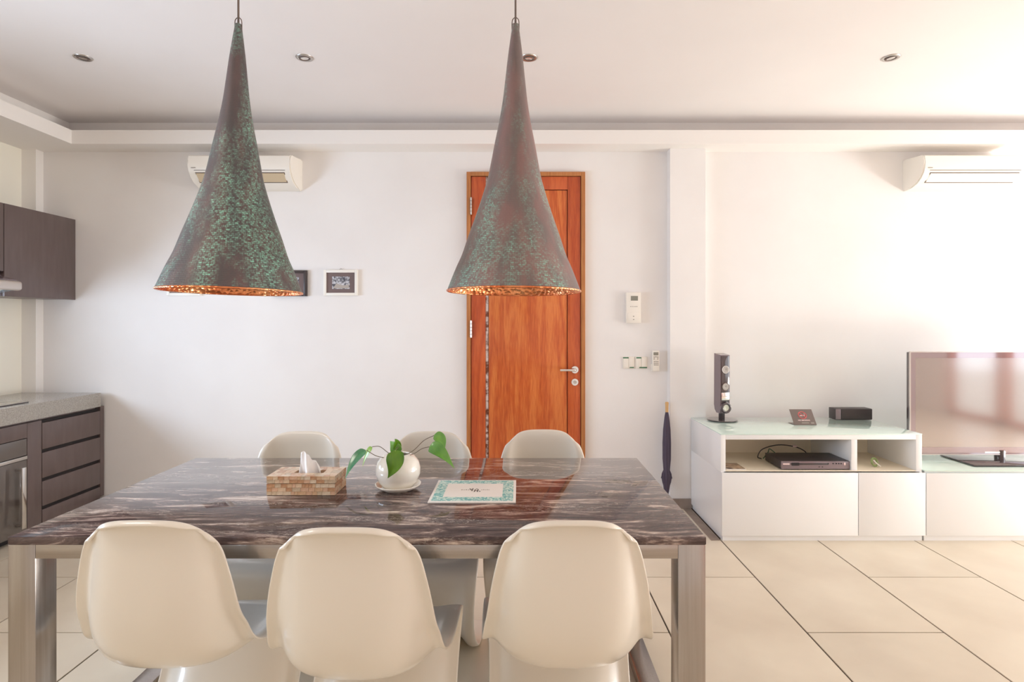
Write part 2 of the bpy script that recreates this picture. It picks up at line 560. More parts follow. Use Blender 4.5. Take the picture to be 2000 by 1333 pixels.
def add_cyl(bm, p, q, r, n=24, mi=0):
    return add_tube(bm, [p, q], r, n, mi=mi)


def copy_tree(o, parent=None):
    c = o.copy(); col.objects.link(c)
    if parent is not None: c.parent = parent
    for ch in list(o.children): copy_tree(ch, c)
    return c


def P(x, y, d):
    """pixel at depth d -> world"""
    return Vector(((x - VX) / F * d, d, EYE - (y - VY) / F * d))


# ------------------------------------------------------------------ the room
YB = 4.314      # back wall
XL = -3.575     # kitchen wall
XR = 6.20
YF = -2.0
ZC = 2.793      # ceiling
ZS = 2.580      # underside of the dropped border
struct('wall_back', XL - 0.15, XR + 0.15, YB, YB + 0.15, 0, ZC + 0.1, M['wall'])
bm = nb()   # kitchen wall, with the window over the worktop
add_box(bm, XL - 0.12, XL, YF, 0.9, 0, ZC)
add_box(bm, XL - 0.12, XL, 3.1, YB, 0, ZC)
add_box(bm, XL - 0.12, XL, 0.9, 3.1, 0, 0.99)
add_box(bm, XL - 0.12, XL, 0.9, 3.1, 1.55, ZC)
tag(obj('wall_left', bm, M['splash']), kind='structure')
w1 = struct('window_1', XL - 0.075, XL - 0.045, 0.9, 0.93, 0.99, 1.55, M['satin'])
for (a0, a1, b0, b1) in ((0.9, 3.1, 0.99, 1.02), (0.9, 3.1, 1.52, 1.55), (3.07, 3.1, 1.02, 1.52), (1.98, 2.01, 1.02, 1.52)):
    box('window_frame', XL - 0.075, XL - 0.045, a0, a1, b0, b1, M['satin'], w1)
# right side: glazing between timber posts
bm = nb()
add_box(bm, XR, XR + 0.12, YF, -0.92, 0, ZC)
add_box(bm, XR, XR + 0.12, -0.9, 4.0, 2.45, ZC)
add_box(bm, XR, XR + 0.12, 4.0, YB, 0, ZC)
tag(obj('wall_right', bm, M['wall']), kind='structure')
w2 = struct('window_2', XR + 0.02, XR + 0.09, -0.9, 4.0, 2.39, 2.45, M['post_wood'])
for y in (-0.9, -0.04, 1.2, 2.6, 3.93):
    box('window_post', XR + 0.01, XR + 0.10, y, y + (0.18 if y == -0.04 else 0.07), 0, 2.39, M['post_wood'], w2)
box('window_sill', XR + 0.01, XR + 0.10, -0.9, 4.0, 0.0, 0.08, M['post_wood'], w2)
# front: plain wall behind the camera with a timber door
struct('wall_front', XL - 0.15, XR + 0.15, YF - 0.12, YF, 0, ZC, M['wall'])
d2 = struct('door_2', 3.4, 4.3, YF, YF + 0.035, 0.01, 2.2, M['post_wood'])
box('door_frame', 3.33, 3.40, YF, YF + 0.05, 0, 2.27, M['post_wood'], d2)
box('door_frame', 4.30, 4.37, YF, YF + 0.05, 0, 2.27, M['post_wood'], d2)
box('door_frame', 3.40, 4.30, YF, YF + 0.05, 2.2, 2.27, M['post_wood'], d2)

# floor: grout bed and limestone tiles, laid staggered
floor = tag(box('floor', XL, XR, YF, YB, -0.03, -0.004, M['grout']), kind='structure')
TW, TL, G = 0.59, 1.10, 0.0034
tile_cache = {}
for k in range(-9, 9):
    x0 = 1.24 + TW * k; x1 = x0 + TW
    x0c, x1c = max(x0, XL), min(x1, XR)
    if x1c - x0c < 0.03: continue
    yj = 2.534 if k % 2 == 0 else 3.084
    j = yj - TL * 6
    while j < YB:
        y0, y1 = max(j, YF), min(j + TL, YB)
        j += TL
        if y1 - y0 < 0.03: continue
        if x0c > 1.23 and y0 > 3.6: continue          # under the media cabinets
        key = (round(x1c - x0c, 3), round(y1 - y0, 3))
        if key not in tile_cache:
            b = nb()
            add_box(b, -key[0] / 2 + G, key[0] / 2 - G, -key[1] / 2 + G, key[1] / 2 - G, -0.012, 0.0, 0.0012, 1)
            me = bpy.data.meshes.new('tile'); b.to_mesh(me); b.free(); me.materials.append(M['tile'])
            tile_cache[key] = me
        o = bpy.data.objects.new('tile', tile_cache[key])
        col.objects.link(o); o.parent = floor
        o.location = Vector(((x0c + x1c) / 2, (y0 + y1) / 2, 0)) - W[floor.name]

# ceiling: raised field, dropped border and shadow recess
struct('ceiling', XL, XR, YF, YB, ZC, ZC + 0.06, M['ceiling'])
trim1 = struct('trim_1', -3.116, XR, 4.116, YB, ZS, 2.676, M['white_trim'])
bm = nb()
add_prism(bm, [(XL, ZS), (-3.116, ZS), (-3.116, 2.676), (-3.285, 2.676), (-3.285, ZC), (XL, ZC)], 'y', YF, YB)
trim2 = tag(obj('trim_2', bm, M['white_trim']), kind='structure')
# columns
struct('trim_3', 1.089, 1.342, 4.225, YB, 0.0, ZS, M['wall'])
struct('trim_4', XL, -3.472, 4.246, YB, 0.0, ZS, M['white_trim'])
# stone skirting
struct('baseboard_back', -3.0, 1.089, YB - 0.012, YB, 0, 0.07, M['stone_base'])
bm = nb()
add_box(bm, 1.077, 1.2375, 4.212, 4.225, 0, 0.07)
add_box(bm, 1.077, 1.089, 4.225, YB - 0.012, 0, 0.07)
tag(obj('baseboard_column', bm, M['stone_base']), kind='structure')
# shade on the floor beside the cabinet, painted as a darker strip
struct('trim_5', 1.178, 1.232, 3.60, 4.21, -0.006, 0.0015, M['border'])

# ------------------------------------------------------------------ door 1 in the back wall
dx0, dx1 = (912 - VX) / 267, (1142 - VX) / 267
zt = EYE + (VY - 338) / 267
d1 = tag(box('door_1', dx0 + 0.03, dx1 - 0.03, YB - 0.012, YB, 0.0, zt - 0.03, M['dark_gap']), kind='structure')
fy = YB - 0.035
box('door_frame', dx0, dx0 + 0.030, fy, YB, 0, zt, M['wood_frame'], d1, 0.002)
box('door_frame', dx1 - 0.030, dx1, fy, YB, 0, zt, M['wood_frame'], d1, 0.002)
box('door_frame', dx0 + 0.030, dx1 - 0.030, fy, YB, zt - 0.030, zt, M['wood_frame'], d1, 0.002)
lx0, lx1, lz1 = dx0 + 0.034, dx1 - 0.034, zt - 0.034
sx = (949 - VX) / 267; sx2 = (954 - VX) / 267
px1 = (1108 - VX) / 267; pzt = EYE + (VY - 372) / 267
ly = YB - 0.026
box('stile', lx0, sx - 0.001, ly, YB - 0.012, 0.01, lz1, M['door_stile'], d1, 0.001)
box('stile', px1, lx1, ly, YB - 0.012, 0.01, lz1, M['door_stile'], d1, 0.001)
box('inlay_strip', sx, sx2, ly + 0.005, YB - 0.012, 0.01, lz1, M['inlay'], d1, label='narrow mottled inlay strip')
box('rail', sx2 + 0.001, px1 - 0.001, ly, YB - 0.012, pzt, lz1, M['door_stile'], d1, 0.001)
box('rail', sx2 + 0.001, px1 - 0.001, ly, YB - 0.012, 0.01, 0.16, M['door_stile'], d1, 0.001)
box('door_panel', sx2 + 0.003, px1 - 0.004, ly + 0.005, YB - 0.012, 0.164, pzt - 0.004, M['door_panel'], d1, 0.003)
for yy in (405, 643):
    z = EYE + (VY - yy) / 267
    h = obj('hinge', add_cyl(nb(), (lx0 - 0.001, fy - 0.006, z - 0.062), (lx0 - 0.001, fy - 0.006, z + 0.062), 0.0075, 12), M['satin'], d1, True, angle=40)
    bm = nb()
    for q in range(1, 5):
        add_cyl(bm, (lx0 - 0.001, fy - 0.006, z - 0.062 + q * 0.0248 - 0.0015), (lx0 - 0.001, fy - 0.006, z - 0.062 + q * 0.0248 + 0.0015), 0.0083, 12)
    obj('hinge_knuckle', bm, M['line_dark'], h)
hx, hz = (1122 - VX) / 267, EYE + (VY - 722) / 267
hd = obj('door_handle', add_cyl(nb(), (hx, ly - 0.009, hz), (hx, ly, hz), 0.026, 28), M['chrome'], d1, True, angle=40)
obj('lever', add_tube(nb(), smooth_pts([(hx, ly - 0.005, hz), (hx, ly - 0.04, hz), (hx - 0.02, ly - 0.052, hz), (hx - 0.11, ly - 0.05, hz)], 5), 0.0095, 12), M['chrome'], hd, True, angle=50)
lk = obj('lock_rosette', add_cyl(nb(), (hx, ly - 0.008, hz - 0.09), (hx, ly, hz - 0.09), 0.025, 28), M['chrome'], d1, True, angle=40)
obj('lock_cylinder', add_cyl(nb(), (hx, ly - 0.016, hz - 0.09), (hx, ly - 0.006, hz - 0.09), 0.012, 20), M['satin'], lk, True, angle=40)

# ------------------------------------------------------------------ recessed ceiling spots
def downlight(px, d, label, tilt):
    x = (px - VX) / F * d
    t = thing('ceiling_spotlight', label, 'spotlight', (x, d, ZC), 'recessed ceiling spotlights')
    rim = obj('rim', add_lathe(nb(), [(0.031, 0.0), (0.031, -0.004), (0.036, -0.006), (0.044, -0.005), (0.0475, -0.001), (0.0475, 0.0)], 36), M['satin'], t, True, local=True, angle=60)
    g = obj('gimbal', add_lathe(nb(), [(0.022, -0.001), (0.024, -0.006), (0.030, -0.005), (0.031, -0.001)], 32), M['line_dark'], t, True, local=True)
    b = obj('lamp', add_lathe(nb(), [(0.0, -0.003), (0.010, -0.0045), (0.018, -0.005), (0.022, -0.003)], 24), M['chrome'], t, True, local=True)
    g.rotation_euler = (tilt[0], tilt[1], 0); b.rotation_euler = (tilt[0], tilt[1], 0)
    g.location.z = b.location.z = -0.002
    return t


downlight(162, 3.25, 'recessed ceiling spotlight nearest the left corner of the ceiling', (0.10, 0.12))
downlight(595, 3.25, 'recessed ceiling spotlight between the two hanging copper lamps', (0.05, -0.10))
downlight(1033, 3.25, 'recessed ceiling spotlight half hidden behind the right hanging lamp', (0.08, 0.05))
downlight(1740, 3.25, 'recessed ceiling spotlight at far right, above the television side', (0.0, -0.12))

# ------------------------------------------------------------------ pendant lamps
def pendant(x, d, label, m, spin, tilt):
    zr, za = 1.439, 2.358
    t = thing('pendant_lamp', label, 'lamp', (x, d, zr), 'hammered copper cone lamps over the table')
    H = za - zr
    prof_px = [(570, 130.5), (567, 129.0), (550, 122.5), (525, 112.5), (500, 101.5), (466, 90.2), (440, 81), (420, 74), (385, 62.5), (350, 52.5), (315, 45.5), (280, 39), (240, 31), (200, 24.5), (157, 19.5), (115, 15), (80, 10.5), (56, 7.2), (48, 6.5)]
    prof = []
    for y, hw in prof_px:
        prof.append((hw / 567.5 * 0.993, (570 - y) / 567.5))
    sm = smooth_pts([(r, 0, z) for r, z in prof], 4)
    prof = [(p.x, p.z) for p in sm]
    # outer skin from the rolled rim to the closed tip
    bm = nb(); uv = bm.loops.layers.uv.new('UVMap')
    add_lathe(bm, [(prof[0][0] - 0.003, -0.002), (prof[0][0] + 0.001, -0.001)] + prof + [(0.004, prof[-1][1] + 0.004), (0.0, prof[-1][1] + 0.004)], 96, uv=uv, a0=0)
    s = obj('lamp_shade', bm, m, t, True, local=True)
    inner = [(r - 0.004, z) for r, z in prof if r > 0.02]
    bm = nb(); add_lathe(bm, inner + [(0.0, inner[-1][1])], 96)
    li = obj('lining', bm, M['copper'], t, True, local=True, label='bright hammered copper lining')
    bm = nb()
    add_tube(bm, [((prof[0][0] - 0.002) * math.cos(a * PI / 36), (prof[0][0] - 0.002) * math.sin(a * PI / 36), 0) for a in range(72)], 0.0036, 8, closed=True)
    obj('rim', bm, M['copper'], t, True, local=True)
    # hanging loop and cord (cord hangs from the ceiling)
    z = prof[-1][1]
    obj('hanging_loop', add_tube(nb(), smooth_pts([(-0.012, 0, z - 0.03), (-0.012, 0, z + 0.005), (-0.009, 0, z + 0.018), (0, 0, z + 0.024), (0.009, 0, z + 0.018), (0.012, 0, z + 0.005), (0.012, 0, z - 0.03)], 4), 0.0016, 8), M['line_dark'], t, True, local=True)
    cord = obj('cord', add_tube(nb(), [(0, 0, z - 0.02), (0, 0, ZC - zr - 0.02)], 0.0036, 10), M['line_dark'], t, True, local=True)
    obj('ceiling_rose', add_lathe(nb(), [(0.0, ZC - zr - 0.03), (0.02, ZC - zr - 0.03), (0.045, ZC - zr - 0.012), (0.05, ZC - zr), (0.0, ZC - zr)], 32), M['satin'], t, True, local=True, angle=50)
    so = obj('socket', add_lathe(nb(), [(0.0, 0.36), (0.02, 0.36), (0.021, 0.29), (0.0, 0.29)], 20), M['black'], t, True, local=True, angle=50)
    obj('bulb', add_lathe(nb(), [(0.0, 0.19), (0.018, 0.194), (0.030, 0.212), (0.032, 0.235), (0.024, 0.262), (0.014, 0.282), (0.0135, 0.295), (0.0, 0.295)], 24), M['bulb'], so, True, local=True)
    for ch in t.children:
        if ch.name.startswith(('lamp_shade', 'lining', 'rim')):
            ch.rotation_euler.x = tilt[0]; ch.rotation_euler.y = tilt[1]
            # keep the tip on the cord
            q = Matrix.Rotation(tilt[1], 3, 'Y') @ Matrix.Rotation(tilt[0], 3, 'X') @ Vector((0, 0, H))
            ch.location = Vector((0, 0, H)) - q
    return t


pendant(-0.963, 2.03, 'left hanging cone lamp of green patinated copper over the table', M['patina_green'], 0.4, (-0.012, 0.018))
pendant(-0.009, 2.03, 'right hanging cone lamp of greyer brown patinated copper, in front of door', M['patina_grey'], 2.2, (-0.012, 0.006))

# ------------------------------------------------------------------ air conditioners
def aircon(x0, label):
    wd = 0.716
    zb = EYE + 0.958
    t = thing('air_conditioner', label, 'air conditioner', (x0 + wd / 2, YB, zb), 'wall air conditioners')
    prof = [(0, 0), (-0.05, 0.0), (-0.10, 0.006), (-0.15, 0.024), (-0.19, 0.052), (-0.216, 0.085), (-0.229, 0.12), (-0.230, 0.16), (-0.226, 0.196), (-0.218, 0.203), (-0.20, 0.208), (0, 0.232)]
    bm = nb()
    add_prism(bm, prof, 'x', -wd / 2, wd / 2)
    es = [e for e in bm.edges if abs(abs(e.verts[0].co.x) - wd / 2) < 1e-5 and abs(e.verts[0].co.x - e.verts[1].co.x) < 1e-5 and min(e.verts[0].co.y, e.verts[1].co.y) < -0.04]
    bmesh.ops.bevel(bm, geom=es, offset=0.008, segments=2, affect='EDGES')
    obj('housing', bm, M['plastic'], t, True, local=True, angle=35)
    # louvre in the lower curve with dark slots above and below
    def strip(name, a, b, m, x0_, x1_, lift, par=t):
        bm = nb()
        ny, nz = -(b[1] - a[1]), (b[0] - a[0])
        l = math.hypot(ny, nz); ny, nz = ny / l, nz / l
        if ny > 0: ny, nz = -ny, -nz
        q = [(a[0], a[1]), (b[0], b[1]), (b[0] + ny * lift, b[1] + nz * lift), (a[0] + ny * lift, a[1] + nz * lift)]
        add_prism(bm, q, 'x', x0_, x1_)
        return obj(name, bm, m, par, local=True)
    strip('outlet', (-0.155, 0.027), (-0.216, 0.085), M['line_dark'], -wd / 2 + 0.05, wd / 2 - 0.045, 0.0025)
    strip('louvre', (-0.162, 0.0325), (-0.213, 0.081), M['ac_tan'] if x0 < 0 else M['plastic'], -wd / 2 + 0.055, wd / 2 - 0.05, 0.0055)
    strip('panel_seam', (-0.2205, 0.097), (-0.2215, 0.0995), M['line_dark'], -wd / 2 + 0.045, wd / 2 - 0.04, 0.004)
    strip('maker_mark', (-0.2265, 0.112), (-0.2275, 0.117), M['grey_print'], -wd / 2 + 0.028, -wd / 2 + 0.058, 0.004)
    return t


aircon(-2.294, 'white wall air conditioner behind the left hanging lamp')
aircon(2.813, 'white wall air conditioner above the television')

# ------------------------------------------------------------------ pictures on the back wall
def picture(x0, x1, y0, y1, mf, mm, label, hook=True):
    X0, X1 = (x0 - VX) / 267, (x1 - VX) / 267
    Z1, Z0 = EYE + (VY - y0) / 267, EYE + (VY - y1) / 267
    t = thing('picture_frame', label, 'picture', ((X0 + X1) / 2, YB - 0.01, Z0), 'small pictures in a row')
    fw = 0.02; ya, yb = YB - 0.028, YB - 0.001
    for a in ((X0, X0 + fw, Z0, Z1), (X1 - fw, X1, Z0, Z1), (X0 + fw, X1 - fw, Z0, Z0 + fw), (X0 + fw, X1 - fw, Z1 - fw, Z1)):
        box('frame_side', a[0], a[1], ya, yb, a[2], a[3], mf, t, 0.0015)
    mo = box('mount', X0 + fw, X1 - fw, YB - 0.018, YB - 0.006, Z0 + fw, Z1 - fw, mm, t)
    cx, cz = (X0 + X1) / 2, (Z0 + Z1) / 2
    ph = box('photograph', cx - 0.062, cx + 0.065, YB - 0.0195, YB - 0.017, cz - 0.045, cz + 0.045, M['bw_photo'], t)
    bm = nb()
    add_prism(bm, [(cx - 0.058, cz - 0.04), (cx + 0.06, cz - 0.04), (cx + 0.06, cz - 0.012), (cx + 0.02, cz - 0.02), (cx - 0.03, cz - 0.005)], 'y', YB - 0.0204, YB - 0.0196)
    obj('print_foreground', bm, M['ink_pale'], ph)
    if hook:
        obj('hanger', add_tube(nb(), smooth_pts([(cx - 0.012, YB - 0.012, Z1 - 0.002), (cx, YB - 0.012, Z1 + 0.012), (cx + 0.012, YB - 0.012, Z1 - 0.002)], 5), 0.002, 6), M['satin'], t)
    return t


picture(634, 700, 528, 578, M['frame_white'], M['mount'], 'small white framed black and white photograph right of the left lamp')
picture(536, 601, 529, 579, M['frame_black'], M['mount'], 'dark framed small picture mostly hidden behind the left hanging lamp, on its right')
picture(329, 395, 528, 578, M['frame_white'], M['mount'], 'white framed picture almost hidden behind the left edge of the left lamp')

# ------------------------------------------------------------------ wall controls
def wpx(x, d=YB): return (x - VX) / F * d
def wpz(y, d=YB): return EYE + (VY - y) / F * d


X0, X1, Z0, Z1 = wpx(1223, 4.28), wpx(1251.5, 4.28), wpz(631.5, 4.28), wpz(571.5, 4.28)
t = thing('thermostat', 'white rectangular wall controller with small grey display above the switches', 'wall controller', ((X0 + X1) / 2, YB, Z0))
box('housing', X0, X1, 4.275, YB - 0.001, Z0, Z1, M['plastic'], t, 0.003)
box('display', X0 + 0.033, X1 - 0.022, 4.2735, 4.277, Z1 - 0.060, Z1 - 0.026, M['lcd'], t)
box('button_cover', X0 + 0.012, X1 - 0.010, 4.273, 4.276, Z0 + 0.012, Z0 + 0.075, M['plastic'], t, 0.001)
for q in (0.026, 0.049):
    box('button', (X0 + X1) / 2 - 0.004, (X0 + X1) / 2 + 0.004, 4.2715, 4.2745, Z0 + q - 0.003, Z0 + q + 0.003, M['grey_print'], t)
for q in (-0.02, -0.005, 0.010, 0.023):
    box('button', (X0 + X1) / 2 + q - 0.004, (X0 + X1) / 2 + q + 0.004, 4.2735, 4.276, Z0 + 0.118, Z0 + 0.122, M['grey_print'], t)

for (a, b, marks, lab) in ((1216, 1238.5, ((0.02, 0.5, 0.86, 0.96), (0.60, 0.95, 0.06, 0.15)), 'double wall switch with green markers directly right of the door'),
                           (1240.5, 1263.5, ((0.08, 0.5, 0.86, 0.96), (0.33, 0.98, 0.05, 0.15)), 'double wall switch with green markers beside the remote control')):
    X0, X1, Z0, Z1 = wpx(a), wpx(b), wpz(720.5), wpz(697)
    t = thing('light_switch', lab, 'switch', ((X0 + X1) / 2, YB, Z0), 'light switches')
    box('plate', X0, X1, YB - 0.008, YB - 0.001, Z0, Z1, M['plastic'], t, 0.002)
    xm = (X0 + X1) / 2
    box('rocker', X0 + 0.006, xm - 0.001, YB - 0.012, YB - 0.007, Z0 + 0.008, Z1 - 0.012, M['plastic'], t, 0.001)
    box('rocker', xm + 0.001, X1 - 0.006, YB - 0.012, YB - 0.007, Z0 + 0.012, Z1 - 0.008, M['plastic'], t, 0.001)
    for (u0, u1, v0, v1) in marks:
        w_, h_ = X1 - X0, Z1 - Z0
        box('marker', X0 + u0 * w_, X0 + u1 * w_, YB - 0.0128, YB - 0.006, Z0 + v0 * h_, Z0 + v1 * h_, M['green_led'], t)

X0, X1, Z0, Z1 = wpx(1273, 4.29), wpx(1286.5, 4.29), wpz(725, 4.29), wpz(685, 4.29)
hld = tag(obj('remote_holder', add_box(nb(), X0 - 0.003, X1 + 0.003, 4.287, YB - 0.001, Z0 - 0.003, Z0 + 0.05, 0.002), M['plastic'], None, True, angle=35), 'small white wall holder carrying the remote control', 'holder')
t = thing('remote_control', 'slim white remote control with buttons, held on the wall beside the switches', 'remote control', ((X0 + X1) / 2, 4.29, Z0))
box('housing', X0, X1, 4.268, 4.286, Z0, Z1, M['plastic'], t, 0.003)
box('display', X0 + 0.008, X1 - 0.008, 4.266, 4.27, Z1 - 0.034, Z1 - 0.012, M['lcd'], t)
for (bx, bz) in [(0.012, 0.047), (0.025, 0.045), (0.038, 0.047), (0.012, 0.060), (0.038, 0.060)]:
    box('button', X0 + bx - 0.003, X0 + bx + 0.003, 4.2655, 4.27, Z1 - bz - 0.003, Z1 - bz + 0.003, M['line_dark'], t)
for r_ in range(3):
    for c_ in range(3):
        box('button', X0 + 0.010 + c_ * 0.012, X0 + 0.019 + c_ * 0.012, 4.2660, 4.27, Z1 - 0.082 - r_ * 0.012, Z1 - 0.077 - r_ * 0.012, M['grey_print'], t)

# ------------------------------------------------------------------ umbrella leaning in the corner by the column
top = P(1302.5, 787, 4.215); bot = Vector((1.045, 4.155, 0.0))
axis = (top - bot); L_ = axis.length; ad = axis.normalized()
rot = Vector((0, 0, 1)).rotation_difference(ad).to_matrix()
t = thing('umbrella', 'closed dark umbrella with wooden handle leaning against the column', 'umbrella', tuple(bot))
def lean(bm):
    for v in bm.verts: v.co = rot @ v.co
    return bm
def zc(y): return (EYE - (y - VY) / F * 4.2) / top.z * L_
bm = nb()
n = 40
prof = [(0.003, 0.03), (0.008, zc(968)), (0.016, zc(957)), (0.021, zc(946)), (0.027, zc(940)), (0.033, zc(930)), (0.030, zc(924)), (0.020, zc(917)), (0.026, zc(895)), (0.027, zc(865)), (0.024, zc(840)), (0.015, zc(815)), (0.009, zc(805))]
rings = []
for i, (r, z) in enumerate(prof):
    rings.append([bm.verts.new(((r * (1 + (0.13 * math.cos(k * 2 * PI / n * 8 + i * 0.35)))) * math.cos(2 * PI * k / n), (r * (1 + 0.13 * math.cos(k * 2 * PI / n * 8 + i * 0.35))) * math.sin(2 * PI * k / n), z)) for k in range(n)])
for i in range(len(rings) - 1):
    for k in range(n): bm.faces.new((rings[i][k], rings[i][(k + 1) % n], rings[i + 1][(k + 1) % n], rings[i + 1][k]))
bm.faces.new(rings[0][::-1]); bm.faces.new(rings[-1])
obj('canopy', lean(bm), M['umb_cloth'], t, True, local=True)
obj('handle', lean(add_lathe(nb(), [(0.0, zc(806)), (0.011, zc(806)), (0.0115, zc(795)), (0.013, zc(788)), (0.009, zc(786)), (0.0, zc(786))], 20)), M['umb_wood'], t, True, local=True, angle=60)
obj('ferrule', lean(add_lathe(nb(), [(0.0, 0.0), (0.004, 0.002), (0.004, zc(962)), (0.0, zc(962))], 12)), M['satin'], t, True, local=True)
bm = nb()
for k in range(8):
    a = k * PI / 4
    add_tube(bm, [(0.026 * math.cos(a), 0.026 * math.sin(a), zc(922)), (0.039 * math.cos(a), 0.039 * math.sin(a), zc(933))], 0.0022, 6)
obj('rib_tips', lean(bm), M['umb_cloth'], t, local=True)

# ------------------------------------------------------------------ kitchen
# worktop
bm = nb()
add_box(bm, XL + 0.001, -3.004, 0.9, 4.245, 0.727, 0.827, 0.0)
wt = tag(obj('worktop', bm, M['granite']), 'thick grey granite worktop running along the kitchen wall', 'worktop')
CF = -3.02; TH = 0.018
def cab_body(t, y0, y1, z0, z1, xf, m=M['dark_cab']):
    bm = nb()
    xb = XL + 0.003
    add_box(bm, xb, xf - TH - 0.002, y0 + 0.001, y0 + 0.018, z0, z1)
    add_box(bm, xb, xf - TH - 0.002, y1 - 0.018, y1 - 0.001, z0, z1)
    add_box(bm, xb, xf - TH - 0.002, y0 + 0.018, y1 - 0.018, z0, z0 + 0.018)
    add_box(bm, xb, xf - TH - 0.002, y0 + 0.018, y1 - 0.018, z1 - 0.018, z1)
    add_box(bm, xb, xb + 0.008, y0 + 0.018, y1 - 0.018, z0 + 0.018, z1 - 0.018)
    return obj('body', bm, m, t)
t = thing('drawer_cabinet', 'dark brown kitchen base cabinet with four drawers at the back wall', 'cabinet', ((XL + CF) / 2, 4.0, 0))
cab_body(t, 3.741, 4.24, 0.042, 0.724, CF)
box('filler_panel', XL + 0.002, CF, 4.2635, YB - 0.013, 0.072, 0.724, M['dark_cab'], t)
box('plinth', XL + 0.002, CF - 0.05, 3.741, 4.26, 0.0, 0.040, M['dark_gap'], t)
zz = [0.711, 0.521, 0.339, 0.161, 0.042]
for i in range(4):
    dr = box('drawer', CF - TH, CF, 3.744, 4.262, zz[i + 1] + (0.004 if i < 3 else 0), zz[i] - 0.018, M['dark_cab'], t, 0.0015)
    box('grip_rail', CF - TH - 0.004, CF - 0.012, 3.744, 4.258, zz[i] - 0.018, zz[i] - 0.0, M['dark_gap'], dr)
t = thing('oven', 'built-in oven with dark glass front and upright steel handle under the worktop', 'oven', ((XL + CF) / 2, 3.3, 0))
cab_body(t, 2.99, 3.74, 0.042, 0.724, CF)
box('side_panel', CF - TH, CF, 3.630, 3.738, 0.042, 0.712, M['dark_cab'], t, 0.001, label='dark brown panel beside the glass')
box('top_panel', CF - TH, CF, 2.99, 3.628, 0.622, 0.712, M['dark_cab'], t, 0.001)
box('control_panel', CF - TH, CF - 0.001, 2.992, 3.626, 0.516, 0.618, M['oven_glass'], t, 0.001)
box('trim_strip', CF - TH, CF + 0.004, 2.992, 3.626, 0.492, 0.513, M['chrome'], t, 0.002)
dr = box('door', CF - TH, CF, 2.992, 3.626, 0.044, 0.489, M['oven_glass'], t, 0.001)
box('handle', -2.985, -2.970, 3.535, 3.565, 0.090, 0.458, M['chrome'], dr, 0.003)
for z in (0.10, 0.435):
    box('handle_mount', CF, -2.985, 3.542, 3.558, z, z + 0.014, M['satin'], dr)
box('plinth', XL + 0.002, CF - 0.05, 2.99, 3.74, 0.0, 0.040, M['dark_gap'], t)
for i, (a, b) in enumerate(((2.30, 2.985), (1.60, 2.295), (0.92, 1.595))):
    t = thing('base_cabinet', ('dark brown kitchen base cabinet right beside the oven, outside the left edge', 'dark brown kitchen base cabinet, second from the oven', 'dark brown kitchen base cabinet at the near end of the worktop')[i], 'cabinet', ((XL + CF) / 2, (a + b) / 2, 0), 'plain kitchen base cabinets')
    cab_body(t, a, b, 0.042, 0.724, CF)
    m_ = (a + b) / 2
    box('door', CF - TH, CF, a + 0.002, m_ - 0.001, 0.042, 0.693, M['dark_cab'], t, 0.0015)
    box('door', CF - TH, CF, m_ + 0.001, b - 0.002, 0.042, 0.693, M['dark_cab'], t, 0.0015)
    box('plinth', XL + 0.002, CF - 0.05, a, b, 0.0, 0.040, M['dark_gap'], t)
# wall cabinets
UX = -3.236
t = thing('wall_cabinet', 'dark brown wall cabinet in the kitchen corner, against the back wall', 'cabinet', ((XL + UX) / 2, 4.0, 1.50))
cab_body(t, 3.713, 4.244, 1.50, 2.082, UX)
box('end_panel', -3.470, UX - TH - 0.002, 4.25, YB - 0.001, 1.50, 2.082, M['dark_cab'], t)
box('door', UX - TH, UX, 3.715, 4.312, 1.497, 2.084, M['dark_cab'], t, 0.0015)
t = thing('wall_cabinet', 'shorter dark brown wall cabinet above the cooker hood', 'cabinet', ((XL + UX) / 2, 3.35, 1.655))
cab_body(t, 3.06, 3.711, 1.655, 2.082, UX)
box('door', UX - TH, UX, 3.062, 3.709, 1.655, 2.084, M['dark_cab'], t, 0.0015)
t = thing('wall_cabinet', 'dark brown wall cabinet left of the cooker hood, outside the left edge', 'cabinet', ((XL + UX) / 2, 2.75, 1.555))
cab_body(t, 2.45, 3.055, 1.565, 2.082, UX)
box('door', UX - TH, UX, 2.452, 3.053, 1.562, 2.084, M['dark_cab'], t, 0.0015)
# hood
t = thing('cooker_hood', 'silver cooker hood with rounded lip below the short wall cabinet', 'cooker hood', (-3.3, 3.38, 1.51))
bm = nb(); add_prism(bm, [(XL + 0.004, 1.515), (-3.22, 1.535), (-3.15, 1.575), (-3.15, 1.60), (-3.24, 1.625), (-3.28, 1.652), (XL + 0.004, 1.652)], 'y', 3.07, 3.705)
obj('body', bm, M['mauve'], t)
bm = nb(); add_box(bm, -3.160, -3.112, 3.06, 3.711, 1.532, 1.592, 0.018, 4)
obj('front_lip', bm, M['silver_slope'], t, True, angle=60)
bm = nb(); add_prism(bm, [(-3.30, 1.508), (-3.155, 1.533), (-3.155, 1.540), (-3.30, 1.515)], 'y', 3.08, 3.69)
obj('filter_glass', bm, M['hood_glass'], t)
t = thing('hob', 'black glass hob set into the grey worktop', 'hob', (-3.3, 3.3, 0.827))
obj('glass', add_box(nb(), -3.53, -3.085, 3.14, 3.72, 0.8275, 0.834, 0.002), M['gloss_black'], t, True, angle=35)
bm = nb()
for (hx_, hy_, r_) in ((-3.42, 3.58, 0.08), (-3.20, 3.58, 0.065), (-3.42, 3.29, 0.065), (-3.20, 3.29, 0.08)):
    add_lathe(bm, [(r_, 0.8335), (r_ + 0.002, 0.8345), (r_ + 0.004, 0.8335)], 36, c=(hx_, hy_))
obj('cooking_zone_rings', bm, M['grey_print'], t)
